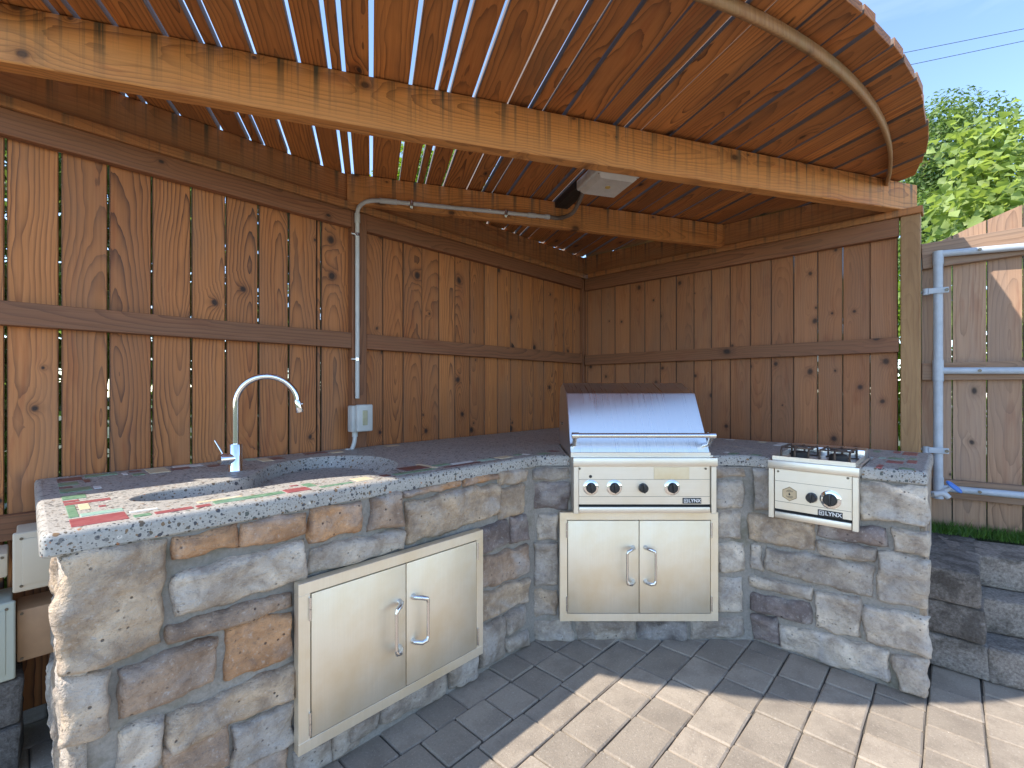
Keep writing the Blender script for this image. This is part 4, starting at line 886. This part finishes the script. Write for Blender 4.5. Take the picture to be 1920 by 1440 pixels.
# ------------------------------------------------------------------ retaining walls (rough concrete blocks)
def rough_block(fr, x0, x1, y0, y1, z0, z1, par, c, amp=.012):
    bm = bmesh.new(); add_box(bm, -(x1 - x0) / 2, (x1 - x0) / 2, -(y1 - y0) / 2, (y1 - y0) / 2, -(z1 - z0) / 2, (z1 - z0) / 2, .012, 2)
    bmesh.ops.subdivide_edges(bm, edges=bm.edges, cuts=5, use_grid_fill=True); sd = random.uniform(0, 50)
    for v in bm.verts:
        q = v.co * 9 + Vector((sd, sd, 0)); fz = 1.0 if v.co.z < (z1 - z0) / 2 - .004 else .35
        v.co += Vector((noise.noise(q), noise.noise(q + Vector((7, 3, 1))), noise.noise(q + Vector((1, 8, 5))) * .4)) * amp * fz
    return link('block', bm2me(bm, 'block', True), BLOCK, par, fr @ Matrix.Translation(((x0 + x1) / 2, (y0 + y1) / 2, (z0 + z1) / 2)), c)
rw = thing('retaining_wall', 'low wall end of dark mossy concrete blocks just right of the counter', 'retaining wall', tuple(FB @ Vector((0, 2.85, 0))))
for k in range(3):
    z0 = .003 + k * .152; 
    for j, (ya, yb) in enumerate(((2.832 - .006 * k, 3.18), (3.186, 3.55))):
        rough_block(FB, -.16, .112 - .012 * k, ya, yb, z0, z0 + .148, rw, (.30, .265, .235) if k else (.40, .36, .32))
rw2 = thing('retaining_wall', 'stepped wall of grey split-face concrete blocks below the gate', 'retaining wall', (2.2, 1.95, 0))
sd_ = Vector((.865, -.50, 0)).normalized(); FW = frame(sd_, Vector((-sd_.y, sd_.x, 0)))
c0 = Vector((2.05, 1.96, 0)); wx, wy = c0.dot(sd_), c0.dot(Vector((-sd_.y, sd_.x, 0)))
for k in range(3):
    xx = wx - .02 + (.07, -.03, .04)[k] * 0; yy = wy + .165 * k; L0 = (.30, .42, .36)[k]; xx = wx + (-.02, -.06, -.06)[k]
    while xx < wx + 2.6:
        rough_block(FW, xx, xx + L0 - .006, yy, yy + .30, .003 + .152 * k, .151 + .152 * k, rw2, random.choice(((.47, .41, .35), (.40, .355, .31), (.43, .375, .32)))); xx += L0; L0 = .40
lw = thing('retaining_wall', 'low grey block wall below the left fence, beside the electrical boxes', 'retaining wall', tuple(FA @ Vector((-.3, 2.3, 0))))
for k in range(2):
    xx = -.055 - .0
    for j in range(5):
        L0 = .36; rough_block(FA, xx - L0 + .006, xx + .045 * (j == 0), 2.215 + .01 * k, 2.445, .003 + .152 * k, .151 + .152 * k, lw, (.24, .23, .22), .01); xx -= L0
# raised soil and turf behind the right-hand wall
soil = [(2.35, 2.60), (2.62, 2.47), (4.6, 1.3), (6.5, 3.5), (3.2, 6.5), (1.2, 4.6), (2.2, 3.0)]
bmx = bmesh.new(); tv = [bmx.verts.new((x, y, .458)) for x, y in soil]; bmx.faces.new(tv); ex_ = bmesh.ops.extrude_face_region(bmx, geom=list(bmx.faces)); [setattr(v, 'co', v.co - Vector((0, 0, .5))) for v in ex_['geom'] if isinstance(v, bmesh.types.BMVert)]
gb = link('raised_bed', bm2me(bmx, 'raised_bed'), SOIL); tag(gb, kind='structure')

def leafmesh(name, P, Nn, size, mat, parent=None, aspect=1.5, fold=.25, shape='leaf'):
    """one folded leaf (6 verts) at each point P with normal Nn"""
    n = len(P); size = np.broadcast_to(size, (n,)) * rng.uniform(.7, 1.25, n)
    Nn = Nn / np.linalg.norm(Nn, axis=1, keepdims=True); t = np.cross(Nn, rng.normal(size=(n, 3))); t /= np.linalg.norm(t, axis=1, keepdims=True); b = np.cross(Nn, t)
    L = size[:, None]; W = L / aspect
    pts = np.stack([P - t * L * .5, P - b * W * .5 + Nn * W * fold - t * L * .12, P + t * L * .12 * 0, P + b * W * .5 + Nn * W * fold - t * L * .12, P + t * L * .5 - Nn * L * .12, P + t * L * .05], 1)
    pts[:, 2] = P + t * L * .05
    # faces: left half, right half
    V = pts[:, [0, 1, 4, 3, 5]].reshape(-1, 3); base = np.arange(n)[:, None] * 5
    tris = np.concatenate([base + np.array([[0, 4, 1]]), base + np.array([[1, 4, 2]]), base + np.array([[0, 3, 4]]), base + np.array([[4, 3, 2]])], 1).reshape(-1, 3)
    me = bpy.data.meshes.new(name); me.vertices.add(len(V)); me.vertices.foreach_set('co', V.ravel()); me.loops.add(len(tris) * 3); me.loops.foreach_set('vertex_index', tris.ravel())
    me.polygons.add(len(tris)); me.polygons.foreach_set('loop_start', np.arange(len(tris)) * 3); me.polygons.foreach_set('loop_total', np.full(len(tris), 3)); me.update(calc_edges=True)
    a = me.attributes.new('shade', 'FLOAT', 'POINT'); a.data.foreach_set('value', np.repeat(rng.uniform(0, 1, n), 5).astype('f')); me.materials.append(mat)
    return link(name, me, None, parent)
def clumps(cs, n_each, r):
    P = []; Nn = []
    for c in cs:
        k = n_each; d = rng.normal(size=(k, 3)); d /= np.linalg.norm(d, axis=1, keepdims=True); rad = r * rng.uniform(.25, 1, k) ** .6
        rr = np.array([1, 1, .8]); P.append(np.array(c) + d * rad[:, None] * rr); Nn.append(d * .6 + rng.normal(size=(k, 3)) * .45 + np.array([0, 0, .7]))
    return np.concatenate(P), np.concatenate(Nn)
# turf strip
gpz = []
for _ in range(5200):
    s = rng.uniform(0, 1.6); w = rng.uniform(-.10, .06); p = Vector((2.20, 2.76, 0)) + Vector((.84, -.54, 0)).normalized() * s; gpz.append((p.x + .54 * w, p.y + .84 * w - .015, .46))
gpz = np.array(gpz); V = []; Fc = []; sh = []
for i, p in enumerate(gpz):
    h = rng.uniform(.02, .06) * (1.4 if rng.random() < .05 else 1); a = rng.uniform(0, 6.28); dx, dy = math.cos(a) * .0022, math.sin(a) * .0022; lx, ly = rng.normal(size=2) * .018
    V += [(p[0] - dx, p[1] - dy, p[2]), (p[0] + dx, p[1] + dy, p[2]), (p[0] + lx, p[1] + ly, p[2] + h)]; Fc.append((3 * i, 3 * i + 1, 3 * i + 2)); sh += [rng.random()] * 3
me = mesh('grass', V, Fc); at_ = me.attributes.new('shade', 'FLOAT', 'POINT'); at_.data.foreach_set('value', sh)
gr = link('grass', me, GRASS); tag(gr, 'thin strip of green grass along the foot of the gate', 'grass', kind='stuff')

# ------------------------------------------------------------------ electrical boxes at the left end
def ebox(label, x0, x1, y0, y1, z0, z1, mat, cover=True):
    t = thing('electrical_box', label, 'electrical box', tuple(FA @ Vector(((x0 + x1) / 2, y1, z0)))); 
    box('box_body', (x0, x1, y0 + .02, y1, z0, z1), mat, t, FA, .006, 2)
    if cover:
        cv0 = box('cover', (x0 - .008, x1 + .008, y0, y0 + .02, z0 - .008, z1 + .008), mat, t, FA, .006, 3)
        box('raised_panel', (x0 + .014, x1 - .014, y0 - .003, y0 + .002, z0 + .014, z1 - .014), mat, cv0, FA, .002, 2)
    for q in ((x0 + .012, z0 + .012), (x0 + .012, z1 - .012), (x1 - .012, z1 - .012)):
        yy = y0 if cover else y0 + .02; tubes('screw', [([(q[0], yy + .002, q[1]), (q[0], yy - .003, q[1])], .0045)], SCREW, t, FA, 10)
    return t
a0, a1 = on(FA, 30, 1005, 2.22); b0, b1 = on(FA, 30, 1108, 2.22)
e1_ = ebox('beige weatherproof electrical box tucked under the left end of the countertop', a0, a0 + .24, 2.22, 2.40, b1, a1, BEIGE)
tubes('pipe_stub', [([FA @ Vector((a0 + .14, 2.32, b1 - .07)), FA @ Vector((a0 + .14, 2.32, b1 + .01))], .030), ([FA @ Vector((a0 + .14, 2.32, b1 - .07)), FA @ Vector((a0 + .14, 2.32, b1 - .035))], .036)], PVC, e1_, n=20)
c0_, c1_ = on(FA, 31, 1150, 2.25); 
ebox('beige electrical box with an orange-brown front below the other box', c0_, c0_ + .26, 2.25, 2.42, .335, c1_, BEIGE_ORANGE, False)
d0, d1_ = on(FA, 14, 1135, 2.22)
ebox('pale green-grey electrical cabinet at the far left edge', d0 - .32, d0 + .01, 2.22, 2.42, .315, d1_, GREENGREY)
f0, f1 = on(FA, 14, 1040, 2.26)
ebox('small beige electrical box at the far left, partly out of view', f0 - .16, f0 + .0, 2.26, 2.42, on(FA, 14, 1085, 2.26)[1], f1 + .0, BEIGE, False)

# ------------------------------------------------------------------ planting beyond the fences
def limbs(par, base, top, r0, n, spread, seed):
    random.seed(seed); lst = [([Vector(base), Vector(base).lerp(Vector(top), .5) + Vector((random.uniform(-.1, .1), random.uniform(-.1, .1), 0)), Vector(top)], [r0, r0 * .65, r0 * .25])]
    link('trunk', None, None, par) if False else tubes('trunk', lst, BARK, par, n=10)
    out = []
    for i in range(n):
        t = random.uniform(.25, .95); p = Vector(base).lerp(Vector(top), t); a = random.uniform(0, 6.28); L = spread * random.uniform(.5, 1.1) * (1.15 - .6 * t)
        e = p + Vector((math.cos(a) * L, math.sin(a) * L, L * random.uniform(.2, .8))); m = p.lerp(e, .5) + Vector((0, 0, L * .12)); tubes('limb', [([p, m, e], [r0 * .3, r0 * .18, r0 * .05])], BARK, par, n=6); out.append(e); out.append(m)
    return out
def tree(name, label, cat, base, top, r0, nl, spread, leaf_n, clump_r, size, mat, seed, aspect=1.5, extra=()):
    t = thing(name, label, cat, base); ends = limbs(t, base, top, r0, nl, spread, seed)
    P, Nn = clumps([tuple(e) for e in ends] + list(extra), leaf_n, clump_r); leafmesh('crown', P, Nn, size, mat, t, aspect); return t
ex1 = []
for (x, y, Y) in ((1850, 300, 4.0), (1815, 345, 3.9), (1900, 310, 3.9), (1870, 380, 3.7), (1810, 400, 3.8), (1920, 260, 4.1), (1945, 330, 3.8), (1840, 250, 4.2), (1800, 420, 4.0), (1990, 300, 4.0), (1900, 420, 3.8), (1840, 440, 4.0), (1815, 280, 4.2), (1885, 265, 4.2), (2040, 350, 4.0), (1960, 420, 4.0)):
    ex1.append(tuple(at(x, y, Y)))
tree('broadleaf_shrub', 'tall bright green shrub with large heart-shaped leaves behind the gate', 'shrub', (4.55, 4.1, .3), (4.45, 4.0, 3.1), .05, 12, .55, 62, .32, .10, LEAF_BIG, 3, 1.15, ex1)
for (x, y, Y) in ((1812, 222, 4.1), (1850, 225, 4.2), (1905, 205, 4.1), (1830, 240, 4.1)):
    p = at(x, y, Y); pts = np.array([[p.x + rng.normal() * .03, p.y + rng.normal() * .03, p.z - .02 - .05 * k] for k in range(7)])
ex2 = [tuple(at(x, y, Y)) for (x, y, Y) in ((1748, 260, 6.5), (1762, 235, 6.5), (1775, 215, 6.6), (1750, 310, 6.3), (1765, 350, 6.3), (1745, 400, 6.0), (1780, 400, 6.2), (1800, 380, 6.4), (1755, 450, 5.8), (1735, 340, 6.3), (1790, 330, 6.5), (1740, 480, 5.5), (1820, 370, 6.5), (1730, 420, 5.8), (1815, 425, 6.2), (1850, 400, 6.3))]
tree('fine_leaved_tree', 'darker tree with small fine leaves between the pergola roof and the broad-leaved shrub', 'tree', (5.6, 6.3, 0), (5.7, 6.4, 4.6), .09, 14, 1.3, 620, .42, .075, LEAF_FINE, 5, 2.2, ex2)
ex3 = [tuple(at(x, y, Y)) for (x, y, Y) in ((770, 340, 8), (800, 320, 8), (760, 300, 8.2), (830, 330, 8), (860, 340, 8.2), (790, 370, 8), (840, 300, 8.3), (745, 350, 8.1), (880, 310, 8.2))]
tree('yellow_green_tree', 'yellow-green tree glimpsed through the gaps between roof slats behind the fence', 'tree', (-.9, 8.2, 0), (-.8, 8.2, 4.8), .10, 12, 1.2, 420, .5, .10, LEAF_YEL, 9, 1.5, ex3)
def hedge(label, fr, x0, x1, y0, y1, z0, z1, n, mat, size):
    P = np.stack([rng.uniform(x0, x1, n), rng.uniform(y0, y1, n), rng.uniform(z0, z1, n)], 1)
    bump = .5 + .5 * np.sin(P[:, 0] * 4.1) * np.sin(P[:, 2] * 3.3 + P[:, 0] * 1.7); keep = rng.random(n) < .35 + .65 * bump; P = P[keep]
    m = np.array(fr.to_3x3()); P = P @ m.T; o = leafmesh('hedge', P, rng.normal(size=(len(P), 3)) + np.array([0, 0, .6]), size, mat); return tag(o, label, 'hedge', kind='stuff')
hedge('loose green hedge glimpsed through the gaps of the left fence', FA, -3.5, 4.2, 3.0, 3.7, -.05, 2.75, 70000, LEAF_FINE, .085)
hedge('bright green hedge glimpsed through the gaps beside the treated post', FB, -3.0, 1.4, 4.3, 4.9, -.05, 2.1, 20000, LEAF_YEL, .08)
# neighbour's pale wall beyond the left hedge
nh = thing('neighbouring_house', 'pale neighbouring house wall glimpsed through the gaps of the left fence', 'house', tuple(FA @ Vector((0, 8.5, 0))))
box('wall', (-8, -1.5, 8.5, 8.7, -.05, 2.9), plain('pale_render', (.55, .55, .56), .8, 0, .1, 2), nh, FA); prism('roof', [(8.1, 2.85), (8.1, 2.95), (11.0, 4.2), (11.0, 2.9)], -8.3, -1.2, grain('grey_shingle', (.12, .12, .13), (.18, .18, .19), 30), nh, FA)
# overhead wires
for (xa, ya), (xb, yb), lab in (((1690, 125), (2000, 60), 'thin overhead wire in the blue sky, the lower of two'), ((1690, 100), (1840, 70), 'thin overhead wire in the blue sky, the upper of two')):
    a = at(xa, ya, 16); b = at(xb, yb, 16); d = b - a; o = tubes('overhead_wire', [([a - d * 2.5, a, b, b + d * 2], .010)], WIRE, n=6); tag(o, lab, 'wire', 'overhead wires')
